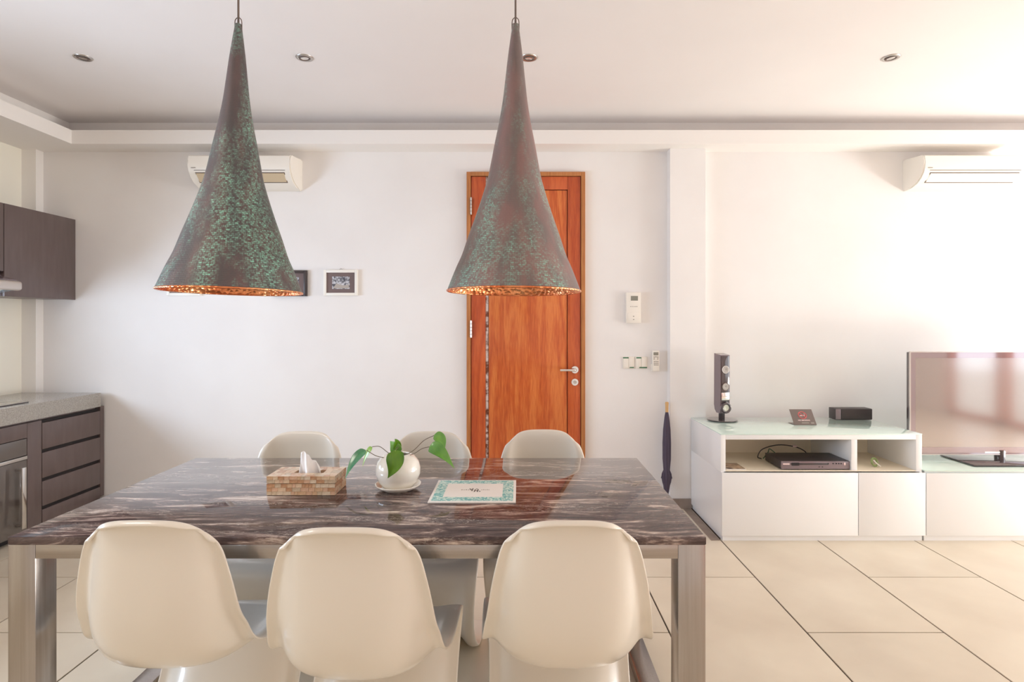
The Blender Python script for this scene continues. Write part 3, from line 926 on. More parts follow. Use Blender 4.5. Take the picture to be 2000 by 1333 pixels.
# socket on the kitchen wall
t = thing('wall_socket', 'white wall socket above the worktop at the left edge', 'socket', (XL, 3.98, 1.0))
box('plate', XL, XL + 0.008, 3.52, 3.60, 1.02, 1.10, M['plastic'], t, 0.002)
box('socket_face', XL + 0.006, XL + 0.010, 3.535, 3.585, 1.035, 1.085, M['plastic'], t, 0.001)

# ------------------------------------------------------------------ media cabinets
FY = 3.596; BY = 4.218
def hz_(y): return EYE - (y - VY) / F * FY
def hx_(x): return (x - VX) / F * FY
cx0, cx1 = hx_(1408), hx_(1801.5)
zt_, zg = 0.653, 0.647
t = thing('media_cabinet', 'tall white media cabinet with two open shelves and pale green glass top', 'cabinet', ((cx0 + cx1) / 2, 3.9, 0))
so0 = hz_(920)
FYs = FY + 0.004
box('side_panel', cx0, cx0 + 0.03, FYs, BY, 0.42, 0.6465, M['white_lac'], t, 0.001)
box('side_panel', cx1 - 0.036, cx1, FYs, BY, 0.42, 0.6465, M['white_lac'], t, 0.001)
box('divider', hx_(1663.5), hx_(1675), FYs, BY - 0.03, so0, hz_(859.5), M['white_lac'], t, 0.001)
box('top_panel', cx0 + 0.03, cx1 - 0.036, FYs, BY, hz_(859.5), 0.6465, M['white_lac'], t, 0.001)
box('shelf', cx0 + 0.03, cx1 - 0.036, FYs, BY, 0.422, so0, M['cream_in'], t, 0.0)
box('back_panel', cx0 + 0.03, cx1 - 0.036, 4.10, 4.112, so0, hz_(859.5), M['cream_in'], t)
box('glass_top', cx0 - 0.003, cx1 + 0.0, FY, BY, 0.647, zt_, M['glass_top'], t, 0.001, label='pale green glass sheet')
bm = nb(); add_box(bm, cx0 + 0.0005, cx0 + 0.018, FY + 0.0, BY, 0.035, 0.421)
add_box(bm, cx1 - 0.018, cx1 - 0.001, FY + 0.0, BY, 0.035, 0.421)
add_box(bm, cx0 + 0.018, cx1 - 0.018, BY - 0.018, BY, 0.035, 0.421)
add_box(bm, cx0 + 0.018, cx1 - 0.018, FY, BY - 0.018, 0.035, 0.05)
obj('body', bm, M['white_lac'], t)
box('door', cx0 + 0.001, hx_(1672.6), FY - 0.018, FY - 0.001, 0.037, 0.418, M['white_lac'], t, 0.0012)
box('door', hx_(1674.0), hx_(1804), FY - 0.018, FY - 0.001, 0.037, 0.418, M['white_lac'], t, 0.0012)
box('plinth', cx0 + 0.012, cx1, FY + 0.004, BY, 0.0, 0.034, M['white_lac'], t)
lx0_ = hx_(1805.5); lx1_ = 4.75
t = thing('low_media_cabinet', 'low white media cabinet with pale green glass top under the television', 'cabinet', ((lx0_ + lx1_) / 2, 3.9, 0))
zl = hz_(918)
bm = nb(); add_box(bm, lx0_ + 0.001, lx1_, FY, YB - 0.003, 0.035, zl - 0.006)
obj('body', bm, M['white_lac'], t)
box('glass_top', cx1 + 0.004, lx1_, FY - 0.018, YB - 0.003, zl - 0.006, zl, M['glass_top'], t, 0.001, label='pale green glass sheet')
xs = [lx0_, 3.24, 4.0, lx1_]
for a, b in zip(xs[:-1], xs[1:]):
    box('door', a + 0.0012, b - 0.0012, FY - 0.018, FY - 0.001, 0.037, zl - 0.018, M['white_lac'], t, 0.0012)
box('plinth', lx0_, lx1_, FY + 0.004, YB - 0.013, 0.0, 0.034, M['white_lac'], t)

# ---- things on and in the cabinets
# tower loudspeaker
sx_, sy_ = 1.412, 4.085
t = thing('tower_speaker', 'slim black tower loudspeaker with three drivers on round foot', 'loudspeaker', (sx_, sy_, zt_))
t.rotation_euler.z = R(13)
obj('foot', add_lathe(nb(), [(0.0, 0.001), (0.097, 0.001), (0.103, 0.006), (0.10, 0.010), (0.0, 0.013)], 48), M['gloss_black'], t, True, local=True, angle=50)
obj('neck', add_box(nb(), -0.016, 0.016, -0.012, 0.020, 0.010, 0.085, 0.004), M['black'], t, True, local=True, angle=40)
bm = nb()
prof = [(-0.036, 0.455), (0.040, 0.465), (0.043, 0.11), (0.034, 0.075), (0.012, 0.055), (-0.030, 0.055), (-0.036, 0.10)]
add_prism(bm, prof, 'x', -0.036, 0.036)
obj('housing', bm, M['mauve'], t, local=True)
obj('front_panel', add_box(nb(), -0.031, 0.031, -0.0405, -0.034, 0.125, 0.45, 0.002), M['gloss_black'], t, True, local=True, angle=35)
obj('chrome_panel', add_box(nb(), -0.030, 0.030, -0.0435, -0.038, 0.145, 0.198, 0.002), M['chrome'], t, True, local=True, angle=35)
def driver(z, r, m, ringm, dy=-0.0405, rw=0.006):
    bm = nb()
    add_lathe(bm, [(0.0, -0.001), (r * 0.25, 0.003), (r * 0.9, 0.005), (r, 0.004)], 28)
    bmesh.ops.rotate(bm, verts=bm.verts, matrix=Matrix.Rotation(R(90), 3, 'X'))
    for v in bm.verts: v.co += Vector((0, dy, z))
    d = obj('driver', bm, m, t, True, local=True)
    bm = nb()
    add_tube(bm, [(r * math.cos(a * PI / 16), dy - 0.003, z + r * math.sin(a * PI / 16)) for a in range(32)], rw, 8, closed=True)
    obj('driver_ring', bm, ringm, d, True, local=True)
driver(0.355, 0.025, M['cone_grey'], M['satin'], rw=0.0025)
driver(0.238, 0.025, M['cone_grey'], M['line_dark'], rw=0.0025)
driver(0.094, 0.030, M['cone_pale'], M['gloss_black'], dy=-0.047, rw=0.009)
obj('woofer_housing', add_cyl(nb(), (0, -0.046, 0.094), (0, -0.005, 0.094), 0.036, 28), M['mauve'], t, True, local=True, angle=40)

# no-smoking card
b0, b1 = P(1553, 830, 3.90), P(1597, 830, 3.90)
cw = b1.x - b0.x; cz0 = zt_ + 0.002
t = thing('no_smoking_card', 'dark folded table card with a red no smoking sign on glass top', 'card', ((b0.x + b1.x) / 2, 3.90, zt_))
lean_a = math.atan2(0.075, 0.092)
Mx = Matrix.Translation(Vector((-0.006, 0, 0.002))) @ Matrix.Rotation(-lean_a, 4, 'X')
def card_obj(name, bm, m, par=t):
    bm.transform(Mx)
    return obj(name, bm, m, par, local=True)
hh = 0.118
c1 = card_obj('card_face', add_box(nb(), -cw / 2, cw / 2, -0.0008, 0.0008, 0, hh), M['card'])
bm = nb()
add_box(bm, -cw / 2 - 0.006, cw / 2 - 0.006, 0.0, 0.09, 0.0005, 0.0025)
obj('card_foot', bm, M['card'], t, local=True)
bm = nb()
rc = 0.026; zc_ = 0.072
add_tube(bm, [(rc * math.cos(a * PI / 18), -0.0012, zc_ + rc * math.sin(a * PI / 18)) for a in range(36)], 0.0026, 6, closed=True)
add_tube(bm, [(-rc * 0.7, -0.0015, zc_ + rc * 0.7), (rc * 0.7, -0.0015, zc_ - rc * 0.7)], 0.0024, 6)
card_obj('ban_sign', bm, M['red_print'])
bm = nb(); add_box(bm, -0.017, 0.011, -0.0016, 0.0, zc_ - 0.006, zc_ - 0.0005)
add_box(bm, 0.0125, 0.016, -0.0016, 0.0, zc_ - 0.006, zc_ - 0.0005)
add_tube(bm, smooth_pts([(0.014, -0.0012, zc_ + 0.002), (0.017, -0.0012, zc_ + 0.006), (0.013, -0.0012, zc_ + 0.010), (0.015, -0.0012, zc_ + 0.014)], 4), 0.0011, 5)
card_obj('cigarette_print', bm, M['pale_print'])
def text_mesh(s, size, m, name, parent, xf, bold=0.0):
    cu = bpy.data.curves.new(name, 'FONT'); cu.body = s; cu.size = size; cu.align_x = 'CENTER'; cu.extrude = 0.0003; cu.offset = bold
    o = bpy.data.objects.new(name, cu); col.objects.link(o)
    dg = bpy.context.evaluated_depsgraph_get()
    me = bpy.data.meshes.new_from_object(o.evaluated_get(dg))
    bpy.data.objects.remove(o)
    me.transform(xf); me.name = name
    me.materials.clear(); me.materials.append(m)
    q = bpy.data.objects.new(name, me); link(q, parent)
    return q
tx = Mx @ Matrix.Translation(Vector((0.0, -0.0014, 0.029))) @ Matrix.Rotation(R(90), 4, 'X')
text_mesh('NO SMOKING', 0.0125, M['pale_print'], 'lettering', t, tx, 0.0003)
card_obj('small_print', add_box(nb(), -0.020, 0.028, -0.0012, 0.0, 0.010, 0.0175), M['grey_print'])
card_obj('small_print', add_box(nb(), 0.040, 0.062, -0.0012, 0.0, 0.008, 0.018), M['grey_print'])

# black box on the cabinet
a, b = P(1632.5, 810, 4.10), P(1704, 810, 4.10)
t = thing('centre_speaker', 'small black rectangular centre speaker lying near the television', 'loudspeaker', ((a.x + b.x) / 2, 4.13, zt_))
box('housing', a.x, b.x, 4.105, 4.195, zt_ + 0.0005, zt_ + 0.078, M['black'], t, 0.003)
box('end_cap', a.x + 0.001, a.x + 0.036, 4.098, 4.106, zt_ + 0.005, zt_ + 0.076, M['mauve'], t, 0.002)
box('grille', a.x + 0.038, b.x - 0.002, 4.098, 4.106, zt_ + 0.005, zt_ + 0.076, M['black'], t, 0.002)

# player in the open shelf
zs = so0
t = thing('disc_player', 'flat black disc player in the open shelf of the tall cabinet', 'disc player', (1.823, 3.72, zs))
box('housing', 1.612, 2.030, 3.622, 3.85, zs + 0.006, zs + 0.054, M['black'], t, 0.002)
box('front_panel', 1.612, 2.031, 3.612, 3.623, zs + 0.005, zs + 0.053, M['mauve'], t, 0.002)
box('disc_tray', 1.67, 1.90, 3.6105, 3.614, zs + 0.032, zs + 0.042, M['black'], t, 0.0005)
box('display', 1.675, 1.72, 3.6095, 3.612, zs + 0.028, zs + 0.045, M['dark_gap'], t)
box('maker_mark', 1.622, 1.662, 3.611, 3.6125, zs + 0.0335, zs + 0.0405, M['pale_print'], t)
for q in (1.895, 1.925, 1.945, 1.960, 1.975):
    box('button', q, q + 0.007, 3.610, 3.613, zs + 0.036, zs + 0.043, M['dark_gap'], t, 0.001)
for q in (1.84, 1.86):
    box('button', q, q + 0.006, 3.610, 3.613, zs + 0.017, zs + 0.022, M['dark_gap'], t)
box('power_button', 1.995, 2.004, 3.6095, 3.613, zs + 0.030, zs + 0.046, M['pale_print'], t, 0.001)
for (q, w_) in ((1.65, 3.65), (1.99, 3.65), (1.65, 3.82), (1.99, 3.82)):
    obj('foot', add_cyl(nb(), (q, w_, zs + 0.0005), (q, w_, zs + 0.007), 0.010, 12), M['black'], t)
cab = obj('player_cable', add_tube(nb(), smooth_pts([(1.595, 3.87, zs + 0.01), (1.56, 3.84, zs + 0.03), (1.60, 3.86, zs + 0.075), (1.72, 3.90, zs + 0.094), (1.83, 3.90, zs + 0.082), (1.90, 3.91, zs + 0.05), (1.93, 3.95, zs + 0.012)], 6), 0.0035, 8), M['black'], None, True)
tag(cab, 'black cable arching behind the disc player', 'cable')
obj('plug', add_box(nb(), 1.815, 1.840, 3.892, 3.908, zs + 0.080, zs + 0.092, 0.002), M['pale_print'], cab, label='white plug')
tag(obj('player_cable', add_tube(nb(), smooth_pts([(1.62, 3.90, zs + 0.004), (1.66, 3.92, zs + 0.04), (1.69, 3.96, zs + 0.055), (1.73, 3.93, zs + 0.02), (1.78, 3.97, zs + 0.004)], 6), 0.003, 8), M['green_led'], None, True), 'short bunched dark green cable behind left of the player', 'cable')
# booklet
t = thing('booklet', 'small glossy booklet lying at the left of the open shelf', 'booklet', (1.32, 3.68, zs))
bm = nb()
add_box(bm, 1.275, 1.395, 3.612, 3.76, zs + 0.001, zs + 0.006)
obj('pages', bm, M['paper'], t)
bm = nb()
n = 10
va, vb_ = [], []
for k in range(n + 1):
    u = k / n
    x = 1.275 + 0.118 * u; z = zs + 0.0065 + 0.02 * max(0, (0.55 - u)) ** 1.3
    va.append((x, z)); vb_.append((x, z + 0.0012))
add_prism(bm, va + vb_[::-1], 'y', 3.612, 3.76)
obj('cover', bm, M['tan_photo'], t)
# green cable coil
bm = nb()
cx_, cy_ = 2.235, 3.70
pts = []
for k in range(60):
    a = k * 2 * PI / 15
    rr = 0.020 + 0.004 * math.sin(k * 0.7)
    pts.append((cx_ + rr * math.cos(a) * 0.9, cy_ + 0.012 * math.sin(k * 0.4) + 0.006 * math.cos(a), zs + 0.0285 + (rr + 0.002) * math.sin(a)))
add_tube(bm, pts, 0.0026, 6)
cc = obj('coiled_cable', bm, M['cable_green'], None, True)
cc.rotation_euler.y = 0.0
tag(cc, 'small coil of pale green cable in the right open shelf', 'cable')
obj('tie', add_tube(nb(), smooth_pts([(cx_ - 0.018, cy_ - 0.02, zs + 0.045), (cx_ + 0.002, cy_ - 0.024, zs + 0.024), (cx_ + 0.026, cy_ - 0.02, zs + 0.006)], 5), 0.0034, 6), M['paper'], cc, True, label='white tie')

# television
ty = 3.82
tx0 = 2.535; tz0 = 0.474; tz1 = 1.144; tx1 = 3.735
t = thing('television', 'large flat television with glossy screen on glass foot', 'television', ((tx0 + tx1) / 2, ty, zl))
box('housing', tx0 + 0.004, tx1 - 0.004, ty + 0.006, ty + 0.04, tz0 + 0.004, tz1 - 0.004, M['gloss_black'], t, 0.006)
M['screen'] = mat('television_screen_glass', (182, 172, 168), 0.10, metal=0.75, coat=0.6)
M['bezel'] = mat('television_bezel_gloss', (172, 156, 160), 0.05, metal=0.6, coat=0.6)
M['edge_glass'] = mat('clear_edge_trim', (214, 206, 200), 0.15, metal=0.5)
bm = nb(); bw = 0.038
add_box(bm, tx0 + 0.006, tx0 + bw, ty - 0.002, ty + 0.006, tz0 + 0.006, tz1 - 0.006)
add_box(bm, tx1 - bw, tx1 - 0.006, ty - 0.002, ty + 0.006, tz0 + 0.006, tz1 - 0.006)
add_box(bm, tx0 + bw, tx1 - bw, ty - 0.002, ty + 0.006, tz1 - bw * 1.1, tz1 - 0.006)
add_box(bm, tx0 + bw, tx1 - bw, ty - 0.002, ty + 0.006, tz0 + 0.006, tz0 + 0.05)
obj('bezel', bm, M['bezel'], t)
box('screen', tx0 + bw, tx1 - bw, ty + 0.001, ty + 0.006, tz0 + 0.05, tz1 - bw * 1.1, M['screen'], t)
bm = nb()
for (a0, a1, b0_, b1_) in ((tx0, tx0 + 0.006, tz0, tz1), (tx1 - 0.006, tx1, tz0, tz1), (tx0 + 0.006, tx1 - 0.006, tz0, tz0 + 0.006), (tx0 + 0.006, tx1 - 0.006, tz1 - 0.006, tz1)):
    add_box(bm, a0, a1, ty - 0.004, ty + 0.008, b0_, b1_)
obj('edge_trim', bm, M['edge_glass'], t)
box('sensor_plate', 3.02, 3.12, ty - 0.004, ty - 0.001, tz0 + 0.012, tz0 + 0.022, M['chrome'], t)
obj('stand_neck', add_cyl(nb(), (3.135, ty + 0.02, zl + 0.012), (3.135, ty + 0.02, tz0 + 0.03), 0.030, 24), M['gloss_black'], t, True, angle=40)
st = box('stand_plate', 2.83, 3.44, 3.66, 3.96, zl + 0.003, zl + 0.013, M['gloss_black'], t, 0.003)
for (q, w_) in ((2.87, 3.70), (3.40, 3.70), (2.87, 3.92), (3.40, 3.92)):
    obj('stand_foot', add_cyl(nb(), (q, w_, zl + 0.0005), (q, w_, zl + 0.004), 0.012, 12), M['black'], st)

# ------------------------------------------------------------------ dining table
TX0, TX1, TY0, TY1 = -1.386, 0.511, 1.600, 2.535
TZ = 0.75
t = thing('dining_table', 'dining table with streaked brown marble top on square steel frame', 'table', ((TX0 + TX1) / 2, (TY0 + TY1) / 2, 0))
box('table_top', TX0, TX1, TY0, TY1, TZ - 0.022, TZ, M['marble'], t, 0.003)
FZ = TZ - 0.0225; AP = 0.038; LW = 0.075
fy0, fy1 = TY0 + 0.004, TY1 - 0.004
fx0, fx1 = TX0 - 0.002, TX1 - 0.001
box('apron', fx0 + LW, fx1 - LW, fy0, fy0 + 0.04, FZ - AP, FZ, M['steel_h'], t, 0.0015)
box('apron', fx0 + LW, fx1 - LW, fy1 - 0.04, fy1, FZ - AP, FZ, M['steel_h'], t, 0.0015)
for x0_, x1_ in ((fx0, fx0 + LW), (fx1 - LW, fx1)):
    for y0_, y1_ in ((fy0, fy0 + LW), (fy1 - LW, fy1)):
        box('leg', x0_, x1_, y0_, y1_, 0.0, FZ, M['steel'], t, 0.002)
    box('side_rail', x0_, x1_, fy0 + LW, fy1 - LW, FZ - AP, FZ, M['steel'], t, 0.0015)
    box('floor_rail', x0_, x1_, fy0 + LW, fy1 - LW, 0.001, 0.040, M['steel'], t, 0.002)

# ------------------------------------------------------------------ chairs: one moulded shell each
def chair_mesh():
    rows = [  # y, z, half width, curl, drop at the corners
        (-0.010, 0.824, 0.152, 0.020, 0.056), (-0.003, 0.832, 0.156, 0.022, 0.055), (0.006, 0.831, 0.161, 0.024, 0.052), (0.012, 0.812, 0.170, 0.026, 0.045),
        (0.012, 0.775, 0.183, 0.034, 0.031), (0.006, 0.72, 0.194, 0.046, 0.015), (-0.003, 0.65, 0.207, 0.064, 0.005), (-0.008, 0.575, 0.216, 0.082, 0),
        (0.004, 0.505, 0.223, 0.098, 0), (0.045, 0.445, 0.228, 0.092, 0), (0.115, 0.405, 0.234, 0.070, 0), (0.215, 0.392, 0.240, 0.048, 0),
        (0.330, 0.402, 0.245, 0.030, 0), (0.425, 0.416, 0.247, 0.016, 0), (0.480, 0.408, 0.247, 0.008, 0), (0.502, 0.372, 0.243, 0.008, 0),
        (0.488, 0.305, 0.236, 0.022, 0), (0.445, 0.235, 0.231, 0.040, 0), (0.385, 0.170, 0.230, 0.058, 0), (0.310, 0.110, 0.234, 0.072, 0),
        (0.220, 0.058, 0.242, 0.078, 0), (0.130, 0.020, 0.250, 0.066, 0), (0.060, 0.004, 0.252, 0.045, 0)]
    sm = 2
    C = smooth_pts([(r[0], r[1], 0) for r in rows], sm)
    Wd = smooth_pts([(r[2], r[3], r[4]) for r in rows], sm)
    cs = [(0, 0), (0.2, 0.01), (0.4, 0.07), (0.57, 0.22), (0.69, 0.45), (0.775, 0.74), (0.83, 0.95), (0.89, 1.02), (0.95, 1.0), (1.0, 0.93)]
    U = [(-x, o) for x, o in cs[:0:-1]] + cs
    bm = nb(); g = []
    n = len(C)
    for i in range(n):
        a = C[max(i - 1, 0)]; b = C[min(i + 1, n - 1)]
        ty_, tz_ = b.x - a.x, b.y - a.y
        l = math.hypot(ty_, tz_); ty_, tz_ = ty_ / l, tz_ / l
        ny, nz = -tz_, ty_
        if i < 3 * sm:
            ny, nz = 1.0, 0.0
        elif i < 4 * sm:
            ny, nz = Vector((ny, nz)).lerp(Vector((1, 0)), 0.5)
        row = []
        for (x, o) in U:
            we = min(1, max(0, (abs(x) - 0.62) / 0.33)); we = we * we * (3 - 2 * we)
            cy_, cz_ = C[i].x, C[i].y
            if i < 3 * sm:
                f = i / (3 * sm)
                cy_ = cy_ * (1 - we) + (0.008 + 0.004 * f) * we
                cz_ = cz_ * (1 - we) + (0.836 - 0.024 * f) * we
            y = cy_ + ny * Wd[i].y * o
            z = cz_ + nz * Wd[i].y * o - Wd[i].z * abs(x) ** 3.9
            row.append(bm.verts.new((x * Wd[i].x, y, max(z, 0.005))))
        g.append(row)
    for i in range(n - 1):
        for k in range(len(U) - 1):
            bm.faces.new((g[i][k], g[i + 1][k], g[i + 1][k + 1], g[i][k + 1]))
    bmesh.ops.recalc_face_normals(bm, faces=bm.faces)
    me = bpy.data.meshes.new('moulded_chair')
    bm.to_mesh(me); bm.free()
    me.materials.append(M['chair'])
    me.polygons.foreach_set('use_smooth', [True] * len(me.polygons))
    tmp = bpy.data.objects.new('tmp', me); col.objects.link(tmp)
    s = tmp.modifiers.new('s', 'SOLIDIFY'); s.thickness = 0.008; s.offset = 0
    b = tmp.modifiers.new('b', 'SUBSURF'); b.levels = 2; b.render_levels = 2
    dg = bpy.context.evaluated_depsgraph_get()
    out = bpy.data.meshes.new_from_object(tmp.evaluated_get(dg))
    bpy.data.objects.remove(tmp)
    out.name = 'moulded_chair'
    zmin = min(v.co.z for v in out.vertices)
    for v in out.vertices: v.co.z -= zmin
    return out


cm = chair_mesh()
chairs = [  # x, y of the back, rotation, label
    (-0.945, 1.480, 0.0, 'ivory moulded chair with its back to us, leftmost of the near row'),
    (-0.425, 1.430, 0.0, 'ivory moulded chair with its back to us, middle of the near row'),
    (0.135, 1.480, 0.0, 'ivory moulded chair with its back to us, right one of the near row'),
    (-0.983, 2.70, 180.0, 'ivory moulded chair across the table behind the tissue box'),
    (-0.397, 2.70, 180.0, 'ivory moulded chair across the table behind the potted plant'),
    (0.112, 2.74, 180.0, 'ivory moulded chair across the table in front of the wooden door')]
for i, (x, y, rz, lab) in enumerate(chairs):
    o = bpy.data.objects.new('moulded_chair', cm)
    col.objects.link(o)
    o.location = (x, y, 0); o.rotation_euler.z = R(rz)
    tag(o, lab, 'chair', 'ivory chairs around the dining table')

# ------------------------------------------------------------------ tissue box
bx0, bx1, by0, by1, bh = -0.846, -0.616, 1.983, 2.113, 0.064
z0 = TZ + 0.0008
t = thing('tissue_box', 'rectangular tissue box covered in cream and brown shell mosaic', 'tissue box', ((bx0 + bx1) / 2, (by0 + by1) / 2, z0))
q = 0.0015
box('base', bx0 + q, bx1 - q, by0 + q, by1 - q, z0, z0 + 0.0385, M['grout_mosaic'], t)
lid = nb()
hx0, hx1, hy0, hy1 = bx0 + 0.075, bx1 - 0.055, (by0 + by1) / 2 - 0.02, (by0 + by1) / 2 + 0.02
for a in ((bx0 + q, hx0, by0 + q, by1 - q), (hx1, bx1 - q, by0 + q, by1 - q), (hx0, hx1, by0 + q, hy0), (hx0, hx1, hy1, by1 - q)):
    add_box(lid, a[0], a[1], a[2], a[3], z0 + 0.040, z0 + bh - q)
obj('lid', lid, M['grout_mosaic'], t)
rnd = random.Random(3)
mos_cache = {}
def piece(x0, x1, y0, y1, z0_, z1_):
    key = tuple(round(v, 4) for v in (x1 - x0, y1 - y0, z1_ - z0_)) + (rnd.randrange(6),)
    if key not in mos_cache:
        b = nb(); add_box(b, -key[0] / 2, key[0] / 2, -key[1] / 2, key[1] / 2, -key[2] / 2, key[2] / 2, 0.0)
        me = bpy.data.meshes.new('mosaic_piece'); b.to_mesh(me); b.free(); me.materials.append(SHELL[key[3]])
        mos_cache[key] = me
    o = bpy.data.objects.new('mosaic_piece', mos_cache[key])
    link(o, t); o.location = Vector(((x0 + x1) / 2, (y0 + y1) / 2, (z0_ + z1_) / 2)) - W[t.name]
gp = 0.0004
rowsz = [(0.0, 0.0125), (0.0125, 0.0255), (0.0255, 0.0385), (0.040, 0.052), (0.052, bh)]
def cuts(a, b, step):
    out = [a]; 
    while out[-1] < b - step * 1.25:
        out.append(round(out[-1] + step * rnd.choice((0.55, 0.8, 1.0, 1.3)), 4))
    return out + [b]
for (za, zb) in rowsz:
    c_ = cuts(bx0, bx1, 0.021)
    for a, b in zip(c_[:-1], c_[1:]):
        piece(a + gp, b - gp, by0, by0 + q, z0 + za + gp, z0 + zb - gp)
    c_ = cuts(by0, by1, 0.021)
    for a, b in zip(c_[:-1], c_[1:]):
        piece(bx1 - q, bx1, a + gp, b - gp, z0 + za + gp, z0 + zb - gp)
        piece(bx0, bx0 + q, a + gp, b - gp, z0 + za + gp, z0 + zb - gp)
ny = 6
ys_ = [by0, by0 + 0.022, hy0, hy1, hy1 + 0.023, by1]
for c, d in zip(ys_[:-1], ys_[1:]):
    if c >= hy0 - 1e-6 and d <= hy1 + 1e-6:
        segs = [cuts(bx0, hx0, 0.024), cuts(hx1, bx1, 0.024)]
    else:
        segs = [cuts(bx0, bx1, 0.024)]
    for c_ in segs:
        for a, b in zip(c_[:-1], c_[1:]):
            piece(a + gp, b - gp, c + gp, d - gp, z0 + bh - q, z0 + bh)
# tissue rising from the slot
bm = nb()
tcx, tcy = (hx0 + hx1) / 2 - 0.003, (by0 + by1) / 2
NU, NV = 26, 12
ttop = [(0.0, 0.066), (0.10, 0.070), (0.25, 0.067), (0.4, 0.059), (0.50, 0.048), (0.58, 0.040), (0.72, 0.036), (0.88, 0.028), (1.0, 0.010)]
def lerp(tab, u):
    for (a, b), (c, d) in zip(tab[:-1], tab[1:]):
        if a <= u <= c: return b + (d - b) * (u - a) / (c - a)
    return tab[-1][1]
grid = []
for i in range(NU + 1):
    u = i / NU
    colv = []
    for j in range(NV + 1):
        v = j / NV
        H_ = lerp(ttop, u)
        wbot = 0.040; 
        x = tcx + (u - 0.5) * 2 * (wbot * (1 - v) + 0.034 * v) + 0.004 * v
        x -= 0.0 * v
        y = tcy + (0.010 * (1 - v) + 0.005) * math.sin(u * 9.0 + v * 1.5) + 0.003 * math.sin(u * 23 + v * 4)
        z = z0 + bh - 0.012 + (H_ + 0.012) * v
        colv.append(bm.verts.new((x, y, z)))
    grid.append(colv)
for i in range(NU):
    for j in range(NV):
        bm.faces.new((grid[i][j], grid[i + 1][j], grid[i + 1][j + 1], grid[i][j + 1]))
ts = obj('tissue', bm, M['tissue'], None, True)
md = ts.modifiers.new('s', 'SOLIDIFY'); md.thickness = 0.0012
tag(ts, 'crumpled white tissue sticking out of the mosaic box', 'tissue')

# ------------------------------------------------------------------ plant
PX, PY = -0.418, 2.055
sc = obj('saucer', add_lathe(nb(), [(0.0, TZ + 0.0006), (0.050, TZ + 0.0006), (0.054, TZ + 0.003), (0.070, TZ + 0.016), (0.077, TZ + 0.022), (0.079, TZ + 0.0225), (0.0785, TZ + 0.019), (0.072, TZ + 0.012), (0.058, TZ + 0.0065), (0.0, TZ + 0.0065)][::1], 56, c=(PX, PY)), M['pot'], None, True)
tag(sc, 'white ceramic saucer under the plant pot', 'saucer')
zp = TZ + 0.0075
t = thing('potted_plant', 'potted plant with drooping leaves in round white glazed pot', 'plant', (PX, PY, zp))
prof = [(0.0, zp), (0.046, zp), (0.055, zp + 0.008), (0.068, zp + 0.026), (0.0765, zp + 0.050), (0.0765, zp + 0.070), (0.070, zp + 0.092), (0.056, zp + 0.109), (0.042, zp + 0.117), (0.037, zp + 0.1175), (0.036, zp + 0.114), (0.042, zp + 0.108), (0.048, zp + 0.098), (0.0, zp + 0.098)]
obj('pot', add_lathe(nb(), prof, 56, c=(PX, PY)), M['pot'], t, True)
obj('soil', add_lathe(nb(), [(0.0, zp + 0.109), (0.02, zp + 0.1085), (0.0395, zp + 0.106), (0.0395, zp + 0.100), (0.0, zp + 0.100)], 28, c=(PX, PY)), M['soil'], t, True)


def leaf(base, mid, tip, width, face, m, cup=0.25, label=None):
    base, mid, tip, face = Vector(base), Vector(mid), Vector(tip), Vector(face).normalized()
    NL = 14
    bm = nb(); g = []
    for i in range(NL + 1):
        s = i / NL
        p = base * (1 - s) ** 2 + mid * 2 * s * (1 - s) + tip * s * s
        tg = ((mid - base) * 2 * (1 - s) + (tip - mid) * 2 * s).normalized()
        side = tg.cross(face).normalized(); nrm = side.cross(tg).normalized()
        w = width * 0.5 * ((math.sin(PI * s ** 0.60) ** (0.6 if s < 0.31 else 1.15)) if 0 < s < 1 else 0.0) + 0.0004
        row = []
        for k in (-1, -0.5, 0, 0.5, 1):
            row.append(bm.verts.new(p + side * (w * k) + nrm * (cup * w * (abs(k) ** 1.3) - 0.0)))
        g.append(row)
    for i in range(NL):
        for k in range(4): bm.faces.new((g[i][k], g[i + 1][k], g[i + 1][k + 1], g[i][k + 1]))
    o = obj('leaf', bm, m, t, True, label=label)
    s_ = o.modifiers.new('s', 'SOLIDIFY'); s_.thickness = 0.0009; s_.offset = 0
    ss = o.modifiers.new('b', 'SUBSURF'); ss.levels = 1; ss.render_levels = 1
    # midrib
    pts = [base * (1 - s) ** 2 + mid * 2 * s * (1 - s) + tip * s * s - face * 0.0006 * 0 for s in [k / 10 for k in range(10)]]
    obj('midrib', add_tube(nb(), pts, [0.0011 - 0.0008 * k / 10 for k in range(10)], 6), M['leaf_light'], o, True)
    return o


def stem(pts):
    return obj('stem', add_tube(nb(), smooth_pts(pts, 6), 0.0012, 7), M['stem'], t, True)


root = Vector((PX, PY, zp + 0.106))
cv = Vector((0, -1, 0.35))
# front leaf, large
leaf(P(772, 880, 1.965), P(776, 908, 1.945), P(757, 935, 1.955), 0.060, (0.1, -1, 0.25), M['leaf_deep'], label='large deep green leaf hanging in front of pot')
stem([root, P(782, 883, 2.01), P(779, 874, 1.985), P(772, 880, 1.966)])
# curled leaf above
leaf(P(778, 884, 1.99), P(771, 872, 1.975), P(762, 862, 2.0), 0.040, (-0.3, -1, 0.5), M['leaf_mid'])
leaf(P(776, 884, 2.00), P(775, 862, 1.985), P(771, 858, 1.955), 0.030, (0.6, -1, 0.2), M['leaf_deep'])
stem([root, P(780, 888, 2.02), P(777, 884, 1.995)])
